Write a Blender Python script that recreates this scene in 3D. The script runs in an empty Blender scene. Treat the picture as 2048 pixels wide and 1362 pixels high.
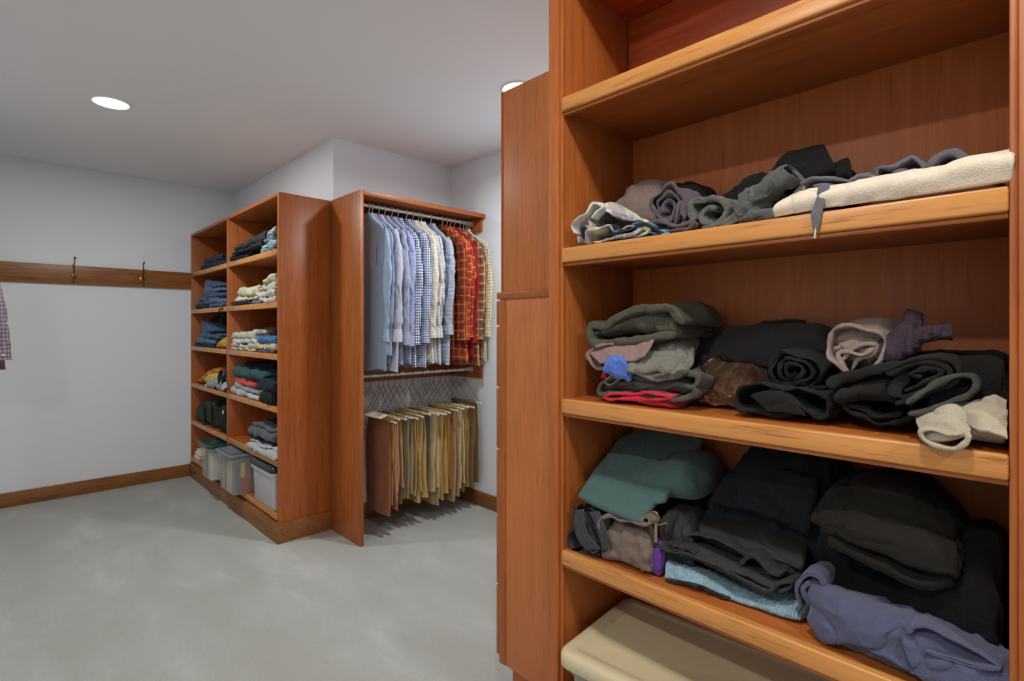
import bpy, bmesh, math, random
import numpy as np
from mathutils import Vector

# ---------------------------------------------------------------- camera, light, exposure
SC = bpy.context.scene
COL = SC.collection
F = 1049.7            # focal length in pixels of the 2048 px wide frame
HZ = 655.0            # horizon row
CAMH = 1.30
TH = math.radians(45.71)          # heading measured from +X
FW = (math.cos(TH), math.sin(TH)); RT = (math.sin(TH), -math.cos(TH))

cam = bpy.data.cameras.new('camera'); cam_o = bpy.data.objects.new('camera', cam); COL.objects.link(cam_o)
cam.sensor_width = 36; cam.lens = F / 2048 * 36
cam.shift_y = -(681 - HZ) / 2048
cam.clip_start = 0.02
cam_o.location = (0, 0, CAMH); cam_o.rotation_euler = (math.pi / 2, 0, TH - math.pi / 2)
SC.camera = cam_o
SC.view_settings.view_transform = 'Standard'; SC.view_settings.look = 'None'
SC.view_settings.gamma = 1; SC.view_settings.use_curve_mapping = False
SC.view_settings.exposure = 0.08
w = bpy.data.worlds.new('world'); SC.world = w; w.use_nodes = True
w.node_tree.nodes['Background'].inputs[0].default_value = (0.8, 0.85, 1, 1)
w.node_tree.nodes['Background'].inputs[1].default_value = 0.3
CEIL = 2.54
LIGHTS = [  # x, y, watts, colour
    (0.438, 3.615, 17, (.95, 1, 1)),
    (1.93, 1.93, 20, (.93, .99, 1.04)),
    (0.16, 0.12, 13, (1, .97, .90)),
    (-1.1, 0.5, 19, (.97, 1, .98)),  # unseen fill lamp, added to brighten the shelves from the front
    (0.3, -1.2, 16, (.97, 1, .97)),  # second added fill lamp, out of view behind the camera
]

# ---------------------------------------------------------------- helpers
def lin(c):
    return tuple(((v / 255) / 12.92 if v / 255 <= .04045 else ((v / 255 + .055) / 1.055) ** 2.4) for v in c)

def at(px, X):                       # world Y seen at column px on the plane X
    a = TH - math.atan((px - 1024) / F)
    return X * math.tan(a)
def dep(X, Y): return X * FW[0] + Y * FW[1]
def YZ(px, py, X):
    Y = at(px, X)
    return Y, CAMH + (HZ - py) * dep(X, Y) / F
def P3(px, py, X):
    Y, Z = YZ(px, py, X); return (X, Y, Z)
def XatY(px, Y):
    a = TH - math.atan((px - 1024) / F)
    return Y / math.tan(a)

def setp(o, label=None, cat=None, group=None, kind=None):
    if label: o['label'] = label
    if cat: o['category'] = cat
    if group: o['group'] = group
    if kind: o['kind'] = kind
    return o
def thing(name, label, cat, loc, rz=0, group=None):
    o = bpy.data.objects.new(name, None); COL.objects.link(o)
    o.empty_display_size = .05
    o.location = loc; o.rotation_euler = (0, 0, rz)
    return setp(o, label, cat, group)
def worldloc(o):
    v = Vector(o.location)
    while o.parent: o = o.parent; v = v + Vector(o.location)
    return v
class MB:
    def __init__(s): s.v = []; s.f = []
    def add(s, v, f):
        n = len(s.v); s.v += [tuple(map(float, p)) for p in v]; s.f += [tuple(i + n for i in q) for q in f]; return s
    def box(s, a, b):
        x0, y0, z0 = [min(p, q) for p, q in zip(a, b)]; x1, y1, z1 = [max(p, q) for p, q in zip(a, b)]
        v = [(x0,y0,z0),(x1,y0,z0),(x1,y1,z0),(x0,y1,z0),(x0,y0,z1),(x1,y0,z1),(x1,y1,z1),(x0,y1,z1)]
        return s.add(v, [(0,3,2,1),(4,5,6,7),(0,1,5,4),(1,2,6,5),(2,3,7,6),(3,0,4,7)])
    def tube(s, pts, r, seg=8, cap=True):
        pts = [Vector(p) for p in pts]; n = len(pts); rs = r if hasattr(r, '__len__') else [r] * n
        V = []; up = Vector((.13, .31, .94)).normalized()
        for i, p in enumerate(pts):
            t = (pts[min(i+1, n-1)] - pts[max(i-1, 0)]).normalized()
            a = t.cross(up)
            if a.length < .05: a = t.cross(Vector((1, 0, 0)))
            a.normalize(); b = t.cross(a)
            up = -(a.cross(t)) if False else up
            for k in range(seg):
                q = 2 * math.pi * k / seg; V.append(p + a * math.cos(q) * rs[i] + b * math.sin(q) * rs[i])
        Fc = [(i*seg+k, i*seg+(k+1) % seg, (i+1)*seg+(k+1) % seg, (i+1)*seg+k) for i in range(n-1) for k in range(seg)]
        if cap: Fc += [tuple(range(seg)), tuple((n-1)*seg+k for k in reversed(range(seg)))]
        return s.add(V, Fc)
    def lathe(s, prof, c, seg=24, axis='z'):
        V = []
        for (r, h) in prof:
            for k in range(seg):
                q = 2 * math.pi * k / seg
                d = (r*math.cos(q), r*math.sin(q), h) if axis == 'z' else (r*math.cos(q), h, r*math.sin(q)) if axis == 'y' else (h, r*math.cos(q), r*math.sin(q))
                V.append((c[0]+d[0], c[1]+d[1], c[2]+d[2]))
        n = len(prof)
        return s.add(V, [(i*seg+k, i*seg+(k+1) % seg, (i+1)*seg+(k+1) % seg, (i+1)*seg+k) for i in range(n-1) for k in range(seg)])

def build(name, mb, mat, parent=None, bevel=0, smooth=True, origin=None, seg=2, sharp=40):
    me = bpy.data.meshes.new(name)
    V = np.array(mb.v, dtype=float)
    if parent is not None: off = np.array(worldloc(parent)) if not getattr(mb, 'local', False) else np.zeros(3)
    elif origin is not None: off = np.array(origin, float)
    else: off = np.array([(V[:,0].min()+V[:,0].max())/2, (V[:,1].min()+V[:,1].max())/2, V[:,2].min()])
    me.from_pydata([tuple(p) for p in (V - off)], [], mb.f); me.update()
    bm = bmesh.new(); bm.from_mesh(me)
    bmesh.ops.recalc_face_normals(bm, faces=bm.faces)
    if bevel:
        es = [e for e in bm.edges if len(e.link_faces) == 2 and e.calc_face_angle(0) > math.radians(35)]
        bmesh.ops.bevel(bm, geom=es, offset=bevel, segments=seg, profile=.5, affect='EDGES', clamp_overlap=True)
    bm.to_mesh(me); bm.free()
    if smooth:
        me.shade_smooth(); me.set_sharp_from_angle(angle=math.radians(sharp))
    me.materials.append(mat)
    o = bpy.data.objects.new(name, me); COL.objects.link(o)
    if parent is not None: o.parent = parent
    else: o.location = off
    return o
def bx(name, a, b, mat, parent=None, bevel=.0015, **k): return build(name, MB().box(a, b), mat, parent, bevel, **k)
def struct(name, a, b, mat, bevel=0): return setp(bx(name, a, b, mat, None, bevel), kind='structure')

# ---------------------------------------------------------------- numpy noise
def _h(i, j, k, s):
    n = (i.astype(np.int64)*73856093) ^ (j.astype(np.int64)*19349663) ^ (k.astype(np.int64)*83492791) ^ (int(s)*2654435761 & 0x7fffffff)
    n = (n ^ (n >> 13)) * 1274126177 & 0x7fffffff
    n = (n ^ (n >> 15)) * 668265263 & 0x7fffffff
    return (n & 0xffff) / 32767.5 - 1
def vn(P, s=0):
    P = np.asarray(P, float); I = np.floor(P); f = P - I; u = f*f*f*(f*(f*6-15)+10)
    i, j, k = I[..., 0], I[..., 1], I[..., 2]; r = 0
    for a in (0, 1):
        wa = u[..., 0] if a else 1-u[..., 0]
        for b in (0, 1):
            wb = u[..., 1] if b else 1-u[..., 1]
            for c in (0, 1):
                wc = u[..., 2] if c else 1-u[..., 2]
                r = r + wa*wb*wc*_h(i+a, j+b, k+c, s)
    return r
def warp(P, amp, sc, seed):
    if not amp: return P
    Q = P * sc
    D = np.stack([vn(Q, seed+1), vn(Q, seed+2), vn(Q, seed+3)], -1) * amp
    D += np.stack([vn(Q*2.3, seed+4), vn(Q*2.3, seed+5), vn(Q*2.3, seed+6)], -1) * amp * .4
    return P + D
def ridge(P, sc, seed, sharp=1.6):
    """folds of cloth: crests with broad valleys, bent by a slow warp"""
    Q = warp(np.asarray(P, float), .035, 9, seed+40) * np.asarray(sc, float)
    a = (1 - np.abs(vn(Q, seed))) ** sharp
    b = (1 - np.abs(vn(Q*2.1 + 7, seed+9))) ** sharp
    c = (1 - np.abs(vn(Q*1.35 + 19, seed+17))) ** 6
    return (a - .55) + .42 * (b - .55) - .55 * (c - .15)
def gnorm(G, cu=False, cv=False):
    def d(A, ax, cyc):
        if cyc: return np.roll(A, -1, ax) - np.roll(A, 1, ax)
        return np.gradient(A, axis=ax)
    n = np.cross(d(G, 0, cu), d(G, 1, cv)); l = np.linalg.norm(n, axis=-1, keepdims=True); l[l < 1e-12] = 1
    return n / l
def cr(pts, n, closed=False):
    """Catmull-Rom resample (arc length)"""
    P = np.array(pts, float); k = len(P)
    if k == 2: return P[0] + (P[1]-P[0]) * np.linspace(0, 1, n)[:, None]
    E = np.vstack([2*P[0]-P[1], P, 2*P[-1]-P[-2]]); out = []
    for i in range(k-1):
        p0, p1, p2, p3 = E[i], E[i+1], E[i+2], E[i+3]; t = np.linspace(0, 1, 14, endpoint=False)[:, None]
        out.append(.5*((2*p1)+(-p0+p2)*t+(2*p0-5*p1+4*p2-p3)*t**2+(-p0+3*p1-3*p2+p3)*t**3))
    Q = np.vstack(out + [P[-1:]]); L = np.r_[0, np.cumsum(np.linalg.norm(np.diff(Q, axis=0), axis=1))]
    s = np.linspace(0, L[-1], n)
    return np.stack([np.interp(s, L, Q[:, c]) for c in range(Q.shape[1])], 1)
def crp(P, n):
    """Catmull-Rom, uniform parameter (for grids)"""
    P = np.array(P, float); k = len(P)
    E = np.concatenate([2*P[:1]-P[1:2], P, 2*P[-1:]-P[-2:-1]]); out = []
    for s in np.linspace(0, k-1, n):
        i = min(int(s), k-2); t = s-i; p0, p1, p2, p3 = E[i], E[i+1], E[i+2], E[i+3]
        out.append(.5*((2*p1)+(-p0+p2)*t+(2*p0-5*p1+4*p2-p3)*t**2+(-p0+3*p1-3*p2+p3)*t**3))
    return np.array(out)
def gridf(n, m, cv, base=0):
    f = []; mm = m if cv else m-1
    for i in range(n-1):
        for j in range(mm): f.append((base+i*m+j, base+i*m+(j+1) % m, base+(i+1)*m+(j+1) % m, base+(i+1)*m+j))
    return f

# ---------------------------------------------------------------- cloth generators (return vertices, faces)
def g_ribbon(prof, t, e0, e1, mode='X', n=130, m=26, wa=.004, ws=14, seed=0, drift=(0, 0), bulge=.0016, zmin=None, narrow=0, hem=True):
    """cloth band whose cut edge follows prof; swept back along X (or along Y)."""
    C = cr(prof, n); T = np.gradient(C, axis=0); T /= np.linalg.norm(T, axis=1, keepdims=True)+1e-9
    N = np.stack([-T[:, 1], T[:, 0]], 1)
    h = np.full(n, t/2); e = np.linspace(0, 1, n); el = min(6, n//8)
    for i in range(el): h[i] *= .35+.65*math.sqrt(1-(1-i/el)**2); h[-1-i] *= .35+.65*math.sqrt(1-(1-i/el)**2)
    rings = []; cen = C.mean(0)
    S = np.linspace(0, 1, m)
    if hem: S = np.r_[0, .004, .014, .03, np.linspace(.05, 1, m-4)]
    for s in S:
        k = 1.0
        if s < .02: k = .45+.55*math.sqrt(max(0, 1-(1-s/.02)**2))
        if s > .985: k = .6
        q = cen + (C-cen)*(1-narrow*s) + np.array(drift)*s
        A = q + N*(h*k)[:, None]; B = (q - N*(h*k)[:, None])[::-1]
        r = np.vstack([A, B]); x = np.full(len(r), e0+(e1-e0)*s)
        rings.append(np.stack([x, r[:, 0], r[:, 1]], 1) if mode == 'X' else np.stack([r[:, 0], x, r[:, 1]], 1))
    G = np.array(rings)
    G = warp(G, wa, ws, seed)
    Nn = gnorm(G, False, True)
    G = G + Nn * (vn(G*np.array([45, 60, 60]), seed+20)*bulge + ridge(G, (14, 34, 34) if mode == 'X' else (34, 14, 34), seed+23)*bulge*.9)[..., None]
    # uneven hem depth
    if mode == 'X':
        wob = vn(np.stack([G[0, :, 1]*25, G[0, :, 2]*25, G[0, :, 2]*0], -1), seed+31)*.006
        G[:6, :, 0] += wob[None]*np.linspace(1, .2, 6)[:, None]
    if zmin is not None: G[..., 2] = np.maximum(G[..., 2], zmin+.0006)
    V = G.reshape(-1, 3); M = 2*n; Fc = gridf(len(S), M, True)
    for base in (0, (len(S)-1)*M):
        for i in range(n-1): Fc.append((base+i, base+i+1, base+M-2-i, base+M-1-i))
    return V, Fc
def g_sheet(ctrl, t=.006, nu=60, nv=60, wr=.006, ws=(14, 14, 14), wa=.0, was=10, seed=0, zmin=None, xcl=None, px=True, sharp=1.6):
    """thick cloth patch through a grid of control points (px,py,X)"""
    if px: ctrl = [[P3(*c) for c in row] for row in ctrl]
    A = np.array(ctrl, float)
    B = crp(A, nu); B = np.swapaxes(crp(np.swapaxes(B, 0, 1), nv), 0, 1)
    B = warp(B, wa, was, seed+60)
    N = gnorm(B)
    B = B + N*(ridge(B, ws, seed, sharp)*wr)[..., None] + N*(vn(B*70, seed+5)*wr*.12)[..., None]
    u = np.linspace(0, 1, nu)[:, None]; v = np.linspace(0, 1, nv)[None]
    ed = np.minimum(np.minimum(u, 1-u)*nu/3, np.minimum(v, 1-v)*nv/3); k = .3+.7*np.sqrt(1-(1-np.clip(ed, 0, 1))**2)
    N = gnorm(B); U = B+N*(k*t/2)[..., None]; L = B-N*(k*t/2)[..., None]
    if zmin is not None:
        for Q in (U, L):
            m = Q[..., 0] > (xcl if xcl is not None else -9)
            Q[..., 2] = np.where(m, np.maximum(Q[..., 2], zmin+.0005), Q[..., 2])
        U[..., 2] = np.maximum(U[..., 2], L[..., 2]+t*.25)
    n = nu*nv; V = np.vstack([U.reshape(-1, 3), L.reshape(-1, 3)])
    Fc = gridf(nu, nv, False) + [f[::-1] for f in gridf(nu, nv, False, n)]
    I = lambda i, j: i*nv+j
    for j in range(nv-1):
        Fc.append((I(0, j), n+I(0, j), n+I(0, j+1), I(0, j+1))); Fc.append((I(nu-1, j), I(nu-1, j+1), n+I(nu-1, j+1), n+I(nu-1, j)))
    for i in range(nu-1):
        Fc.append((I(i, 0), I(i+1, 0), n+I(i+1, 0), n+I(i, 0))); Fc.append((I(i, nv-1), n+I(i, nv-1), n+I(i+1, nv-1), I(i+1, nv-1)))
    return V, Fc
def g_lump(st, xf, xb, zb, xr=None, n=90, m=64, wr=.008, ws=(16, 16, 16), wa=.006, was=9, seed=0, ex=2.6, px=True, sharp=1.6, lean=0, zmin=True):
    """soft heap: stations along Y given as (px, py_top[, py_bottom]) on the plane xr; section reaches from xf to xb."""
    xr = xr if xr is not None else xf+.04
    S = []
    for s in st:
        if px:
            Y, Z = YZ(s[0], s[1], xr); zz = zb if len(s) < 3 or s[2] is None else YZ(s[0], s[2], xf+.01)[1]
        else: Y, Z = s[0], s[1]; zz = zb if len(s) < 3 or s[2] is None else s[2]
        S.append((Y, Z, zz))
    Q = cr(S, n); th = np.linspace(0, 2*np.pi, m, endpoint=False)
    u = np.linspace(0, 1, n); cap = np.sqrt(np.clip(1-(1-np.clip(np.minimum(u, 1-u)*n/7, 0, 1))**2, 0, 1))*.97+.03
    G = np.zeros((n, m, 3)); c, s_ = np.cos(th), np.sin(th)
    sx = np.sign(c)*np.abs(c)**(2/ex); sz = np.sign(s_)*np.abs(s_)**(2/ex)
    for i in range(n):
        hz = max((Q[i, 1]-Q[i, 2])/2, .003); cz = (Q[i, 1]+Q[i, 2])/2
        k = cap[i]; hx = (xb-xf)/2*(.75+.25*k)
        G[i, :, 0] = (xf+xb)/2 + sx*hx + lean*(sz*hz)
        G[i, :, 1] = Q[i, 0]
        G[i, :, 2] = cz + sz*hz*k - (1-k)*hz*.5
    G = warp(G, wa, was, seed)
    N = -gnorm(G, False, True)
    if np.mean((N*(G-G.mean(axis=(0, 1)))).sum(-1)) < 0: N = -N
    G = G + N*(ridge(G, ws, seed+3, sharp)*wr)[..., None] + N*(vn(G*60, seed+11)*wr*.12)[..., None]
    if zmin: G[..., 2] = np.maximum(G[..., 2], zb+.0006) if zmin is True else np.maximum(G[..., 2], zmin+.0006)
    V = G.reshape(-1, 3); Fc = gridf(n, m, True); Fc += [tuple(range(m)), tuple((n-1)*m+k for k in reversed(range(m)))]
    return V, Fc
def g_loft(path, ra, rb, A, B, n=40, m=24, ex=2.2, wr=0, ws=(20, 20, 6), wa=0, was=6, seed=0, lip=True, cap=False):
    C = cr(path, n); u = np.linspace(0, 1, n)
    ra = np.interp(u, np.linspace(0, 1, len(ra)), ra); rb = np.interp(u, np.linspace(0, 1, len(rb)), rb)
    th = np.linspace(0, 2*np.pi, m, endpoint=False); c, s = np.cos(th), np.sin(th)
    c = np.sign(c)*np.abs(c)**(2/ex); s = np.sign(s)*np.abs(s)**(2/ex); A = np.array(A, float); B = np.array(B, float)
    G = C[:, None] + ra[:, None, None]*c[None, :, None]*A + rb[:, None, None]*s[None, :, None]*B
    G = warp(G, wa, was, seed); N = gnorm(G, False, True)
    if np.mean((N*(G-C[:, None])).sum(-1)) < 0: N = -N
    if wr: G = G + N*(ridge(G, ws, seed+3)*wr)[..., None]
    if lip:
        e = G[-1]; cc = e.mean(0); d = G[-1]-G[-3]; d = d.mean(0)
        r1 = cc+(e-cc)*.9; r2 = cc+(e-cc)*.86 - d*1.5; G = np.concatenate([G, r1[None], r2[None]])
    V = G.reshape(-1, 3); nn = len(G); Fc = gridf(nn, m, True)
    if cap: Fc += [tuple(range(m))]
    if cap == 2: Fc += [tuple((nn-1)*m+k for k in reversed(range(m)))]
    return V, Fc
def spiral(cx, cy, rx, ry, turns, a0=0, tight=.22, n=40, cw=1, tail=None):
    out = []
    for i in range(n):
        u = i/(n-1); k = tight+(1-tight)*u; a = a0+cw*2*math.pi*turns*(u-1)
        out.append((cx+rx*k*math.cos(a), cy+ry*k*math.sin(a)))
    if tail: out += tail
    return out
def pr(pts, X): return [YZ(p[0], p[1], X) for p in pts]

# ---------------------------------------------------------------- materials
def newmat(name):
    m = bpy.data.materials.new(name); m.use_nodes = True; nt = m.node_tree
    return m, nt, nt.nodes['Principled BSDF']
def N_(nt, t, **k):
    n = nt.nodes.new(t)
    for a, b in k.items(): setattr(n, a, b)
    return n
def coords(nt, scale=(1, 1, 1), rot=(0, 0, 0)):
    tc = N_(nt, 'ShaderNodeTexCoord'); mp = N_(nt, 'ShaderNodeMapping')
    mp.inputs['Scale'].default_value = scale; mp.inputs['Rotation'].default_value = rot
    nt.links.new(tc.outputs['Object'], mp.inputs['Vector']); return mp.outputs[0]
def ramp(nt, fac, stops):
    r = N_(nt, 'ShaderNodeValToRGB'); el = r.color_ramp.elements
    while len(el) > 1: el.remove(el[-1])
    el[0].position = stops[0][0]; el[0].color = (*stops[0][1], 1)
    for p, c in stops[1:]:
        e = el.new(p); e.color = (*c, 1)
    nt.links.new(fac, r.inputs[0]); return r.outputs[0]
def noise(nt, vec, scale, detail=3, rough=.5, dist=0):
    n = N_(nt, 'ShaderNodeTexNoise'); n.inputs['Scale'].default_value = scale; n.inputs['Detail'].default_value = detail
    n.inputs['Roughness'].default_value = rough; n.inputs['Distortion'].default_value = dist
    nt.links.new(vec, n.inputs['Vector']); return n.outputs['Fac']
def math_(nt, op, a, b=None, clamp=False):
    n = N_(nt, 'ShaderNodeMath', operation=op, use_clamp=clamp)
    for i, v in enumerate((a, b)):
        if v is None: continue
        if isinstance(v, (int, float)): n.inputs[i].default_value = v
        else: nt.links.new(v, n.inputs[i])
    return n.outputs[0]
def mix(nt, fac, a, b, blend='MIX'):
    n = N_(nt, 'ShaderNodeMix', data_type='RGBA', blend_type=blend)
    for s, v in ((n.inputs[0], fac), (n.inputs[6], a), (n.inputs[7], b)):
        if isinstance(v, (int, float)): s.default_value = v
        elif isinstance(v, tuple): s.default_value = (*v[:3], 1)
        else: nt.links.new(v, s)
    return n.outputs[2]
def bump(nt, bs, h, strength, dist):
    b = N_(nt, 'ShaderNodeBump'); b.inputs['Strength'].default_value = strength; b.inputs['Distance'].default_value = dist
    nt.links.new(h, b.inputs['Height'])
    for x in bs: nt.links.new(b.outputs[0], x.inputs['Normal'])
def wood(name, c1, c2, axis, rough=.38, knots=False, blotch=.5, fine=1.0):
    m, nt, p = newmat(name)
    s = [26, 26, 26]; s['xyz'.index(axis)] = 1.6
    v = coords(nt, tuple(s)); vf = coords(nt, tuple(k*5 for k in s)); vb = coords(nt, tuple(3.2 if i != 'xyz'.index(axis) else 1.5 for i in range(3)))
    g = noise(nt, v, 1.7, 5, .6, .5); fi = noise(nt, vf, 1, 3, .7); b = noise(nt, vb, 1.2, 3, .55, .5)
    f = math_(nt, 'ADD', math_(nt, 'MULTIPLY', g, .55), math_(nt, 'ADD', math_(nt, 'MULTIPLY', b, blotch*.6), math_(nt, 'MULTIPLY', fi, .25*fine)))
    c = ramp(nt, f, [(.42, lin(c2)), (.62, lin(c1)), (.82, tuple(min(1, x*1.22) for x in lin(c1)))])
    pores = ramp(nt, fi, [(.30, (.55, .5, .45)), (.42, (1, 1, 1))])
    c = mix(nt, .55*fine, c, pores, 'MULTIPLY')
    if knots:
        vo = N_(nt, 'ShaderNodeTexVoronoi'); vo.inputs['Scale'].default_value = 9; vo.inputs['Randomness'].default_value = 1
        kv = [1, 1, 1]; kv['xyz'.index(axis)] = .6; nt.links.new(coords(nt, tuple(kv)), vo.inputs['Vector'])
        kf = ramp(nt, vo.outputs['Distance'], [(.05, (.12, .05, .03)), (.11, (1, 1, 1))])
        c = mix(nt, .85, c, kf, 'MULTIPLY')
    nt.links.new(c, p.inputs['Base Color'])
    nt.links.new(math_(nt, 'ADD', math_(nt, 'MULTIPLY', fi, .18), rough-.08), p.inputs['Roughness'])
    p.inputs['Specular IOR Level'].default_value = .42
    bump(nt, [p], math_(nt, 'ADD', fi, g), .12, .001)
    return m
CH1, CH2 = (175, 97, 44), (155, 81, 35)
WX = wood('cherry_wood_grain_x', CH1, CH2, 'x'); WY = wood('cherry_wood_grain_y', CH1, CH2, 'y'); WZ = wood('cherry_wood_grain_z', CH1, CH2, 'z')
WB = wood('cherry_veneer_back', (194, 114, 60), (176, 98, 48), 'z', .5, blotch=.25, fine=.8)
WE = wood('lit_oak_edge_y', (200, 134, 70), (168, 104, 50), 'y', .3, fine=1.6)  # yellowish oak, with the light falling on the edges put into its colour
WK = wood('knotty_cedar_strip', (178, 84, 44), (150, 64, 32), 'y', .4, knots=True)
WP = wood('alder_side_panel', (186, 108, 56), (160, 86, 42), 'z', .42, blotch=1.2)
WT = wood('oak_trim', (150, 96, 50), (112, 66, 32), 'x', .4, fine=1.3)
WTy = wood('oak_trim_y', (150, 96, 50), (112, 66, 32), 'y', .4, fine=1.3)

def paint(name, c, sc=90, st=.25):
    m, nt, p = newmat(name); v = coords(nt); n = noise(nt, v, sc, 4, .6)
    nt.links.new(mix(nt, noise(nt, v, 1.3, 2), tuple(x*.97 for x in lin(c)), lin(c)), p.inputs['Base Color'])
    p.inputs['Roughness'].default_value = .85; bump(nt, [p], n, st, .0015); return m
M_WALL = paint('wall_paint', (236, 238, 242)); M_CEIL = paint('ceiling_paint', (243, 245, 247), 140, .3)
def carpet():
    m, nt, p = newmat('carpet'); v = coords(nt)
    a = noise(nt, v, 260, 4, .7); b = noise(nt, coords(nt, (2.6, 1.1, 1), (0, 0, .5)), 1.3, 5, .6, .35); d = noise(nt, v, 900, 2, .6)
    foot = ramp(nt, b, [(.42, lin((182, 180, 172))), (.56, lin((190, 188, 181))), (.66, lin((201, 199, 192)))])
    c = mix(nt, .6, foot, ramp(nt, a, [(.3, (.72, .72, .71)), (.62, (1, 1, 1))]), 'MULTIPLY')
    nt.links.new(c, p.inputs['Base Color']); p.inputs['Roughness'].default_value = 1; p.inputs['Specular IOR Level'].default_value = .1
    p.inputs['Sheen Weight'].default_value = .15
    bump(nt, [p], math_(nt, 'ADD', a, d), .7, .004); return m
M_CARPET = carpet()
def plain(name, c, rough=.5, metal=0, emit=0, bmp=0, spec=.5):
    m, nt, p = newmat(name); cl = lin(c)
    n = noise(nt, coords(nt), 60, 3)
    nt.links.new(mix(nt, n, tuple(x*.93 for x in cl), tuple(min(1, x*1.05) for x in cl)), p.inputs['Base Color'])
    p.inputs['Roughness'].default_value = rough; p.inputs['Metallic'].default_value = metal; p.inputs['Specular IOR Level'].default_value = spec
    if emit: p.inputs['Emission Color'].default_value = (*cl, 1); p.inputs['Emission Strength'].default_value = emit
    if bmp: bump(nt, [p], noise(nt, coords(nt), 400, 2), bmp, .001)
    return m
M_CHROME = plain('brushed_chrome', (222, 220, 214), .38, .55); M_BRASS = plain('aged_brass', (150, 120, 70), .35, 1)
M_WHITE = plain('white_plastic', (240, 238, 232), .45); M_BLACKWIRE = plain('dark_wire', (52, 48, 46), .4, .6)
M_IVORY = plain('ivory_tube', (222, 212, 188), .5); M_BTN = plain('pearl_button', (235, 232, 225), .3)
M_GLOW = plain('lamp_diffuser', (255, 252, 246), .5, 0, 6)
FAB = {}
def fabric(c, weave=900, wst=.35, var=.12, blot=3, sheen=.15, rough=.92, kind='weave', spec=.25):
    key = (c, weave, wst, var, sheen, rough, kind)
    if key in FAB: return FAB[key]
    m, nt, p = newmat('%s_cloth_%d_%d_%d' % (kind, *c)); v = coords(nt); cl = lin(c)
    n = noise(nt, v, 40*blot, 4, .65); col = mix(nt, n, tuple(x*(1-var*2) for x in cl), tuple(min(1, x*(1+var*1.6)) for x in cl))
    if kind == 'weave':
        a = N_(nt, 'ShaderNodeTexWave', bands_direction='DIAGONAL'); a.inputs['Scale'].default_value = weave/4; a.inputs['Distortion'].default_value = 1.5
        nt.links.new(v, a.inputs['Vector']); h = math_(nt, 'ADD', a.outputs['Fac'], noise(nt, v, weave, 2, .6))
    elif kind == 'knit':
        a = N_(nt, 'ShaderNodeTexVoronoi'); a.inputs['Scale'].default_value = weave/3; nt.links.new(v, a.inputs['Vector']); h = math_(nt, 'MULTIPLY', a.outputs['Distance'], 2.0)
    elif kind == 'cord':
        a = N_(nt, 'ShaderNodeTexWave', bands_direction='Y'); a.inputs['Scale'].default_value = weave/6; a.inputs['Distortion'].default_value = .6
        nt.links.new(v, a.inputs['Vector']); h = a.outputs['Fac']
    else:
        h = noise(nt, v, weave*.55, 4, .75)
        fl = ramp(nt, noise(nt, v, 620, 1, .5), [(.70, (0, 0, 0)), (.76, (.05, .048, .045))])
        col = mix(nt, 1.0, col, fl, 'ADD')
    if kind in ('weave', 'knit'):
        col = mix(nt, .35, col, ramp(nt, h, [(.3, (.6, .6, .6)), (.9, (1.0, 1.0, 1.0))]), 'MULTIPLY')
    nt.links.new(col, p.inputs['Base Color']); p.inputs['Roughness'].default_value = rough; p.inputs['Sheen Weight'].default_value = sheen if sum(c) > 240 else .02
    p.inputs['Specular IOR Level'].default_value = spec
    cr_ = noise(nt, v, 30, 5, .62, .9)
    bump(nt, [p], math_(nt, 'ADD', math_(nt, 'MULTIPLY', h, .25), math_(nt, 'MULTIPLY', cr_, 2.3)), wst, .0055)
    FAB[key] = m; return m
def pattern(name, kind, base, c2, c3=None, fu=40, fv=40, duty=.5, soft=False):
    m, nt, p = newmat(name); tc = N_(nt, 'ShaderNodeTexCoord'); sp = N_(nt, 'ShaderNodeSeparateXYZ')
    wv = N_(nt, 'ShaderNodeVectorMath', operation='ADD'); nz = N_(nt, 'ShaderNodeTexNoise'); nz.inputs['Scale'].default_value = 6
    nt.links.new(tc.outputs['Object'], nz.inputs['Vector']); sc = N_(nt, 'ShaderNodeVectorMath', operation='SCALE'); sc.inputs['Scale'].default_value = .006
    nt.links.new(nz.outputs['Color'], sc.inputs[0]); nt.links.new(tc.outputs['Object'], wv.inputs[0]); nt.links.new(sc.outputs[0], wv.inputs[1])
    nt.links.new(wv.outputs[0], sp.inputs[0])
    u = math_(nt, 'SUBTRACT', sp.outputs[1], sp.outputs[0]); v = sp.outputs[2]
    def band(src, f, d, ph=0): return math_(nt, 'LESS_THAN', math_(nt, 'FRACT', math_(nt, 'ADD', math_(nt, 'MULTIPLY', src, f), 50+ph)), d)
    b, s, t = lin(base), lin(c2), lin(c3 or c2)
    if kind == 'gingham':
        k = math_(nt, 'MULTIPLY', math_(nt, 'ADD', band(u, fu, duty), band(v, fv, duty)), .5); col = mix(nt, k, b, s)
    elif kind == 'hstripe': col = mix(nt, band(v, fv, duty), b, s)
    elif kind == 'vstripe': col = mix(nt, band(u, fu, duty), b, s)
    else:
        col = mix(nt, math_(nt, 'MULTIPLY', math_(nt, 'ADD', band(u, fu, duty), band(v, fv, duty)), .5), b, s)
        ln = math_(nt, 'MAXIMUM', band(u, fu, .1, .3), band(v, fv, .1, .3)); col = mix(nt, math_(nt, 'MULTIPLY', ln, .75), col, t)
        ln2 = math_(nt, 'MAXIMUM', band(u, fu*2, .09, .63), band(v, fv*2, .09, .63)); col = mix(nt, math_(nt, 'MULTIPLY', ln2, .3), col, t)
    nt.links.new(col, p.inputs['Base Color']); p.inputs['Roughness'].default_value = .9; p.inputs['Specular IOR Level'].default_value = .2
    bump(nt, [p], noise(nt, tc.outputs['Object'], 30, 4, .6, .5), .35, .004); return m

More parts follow.
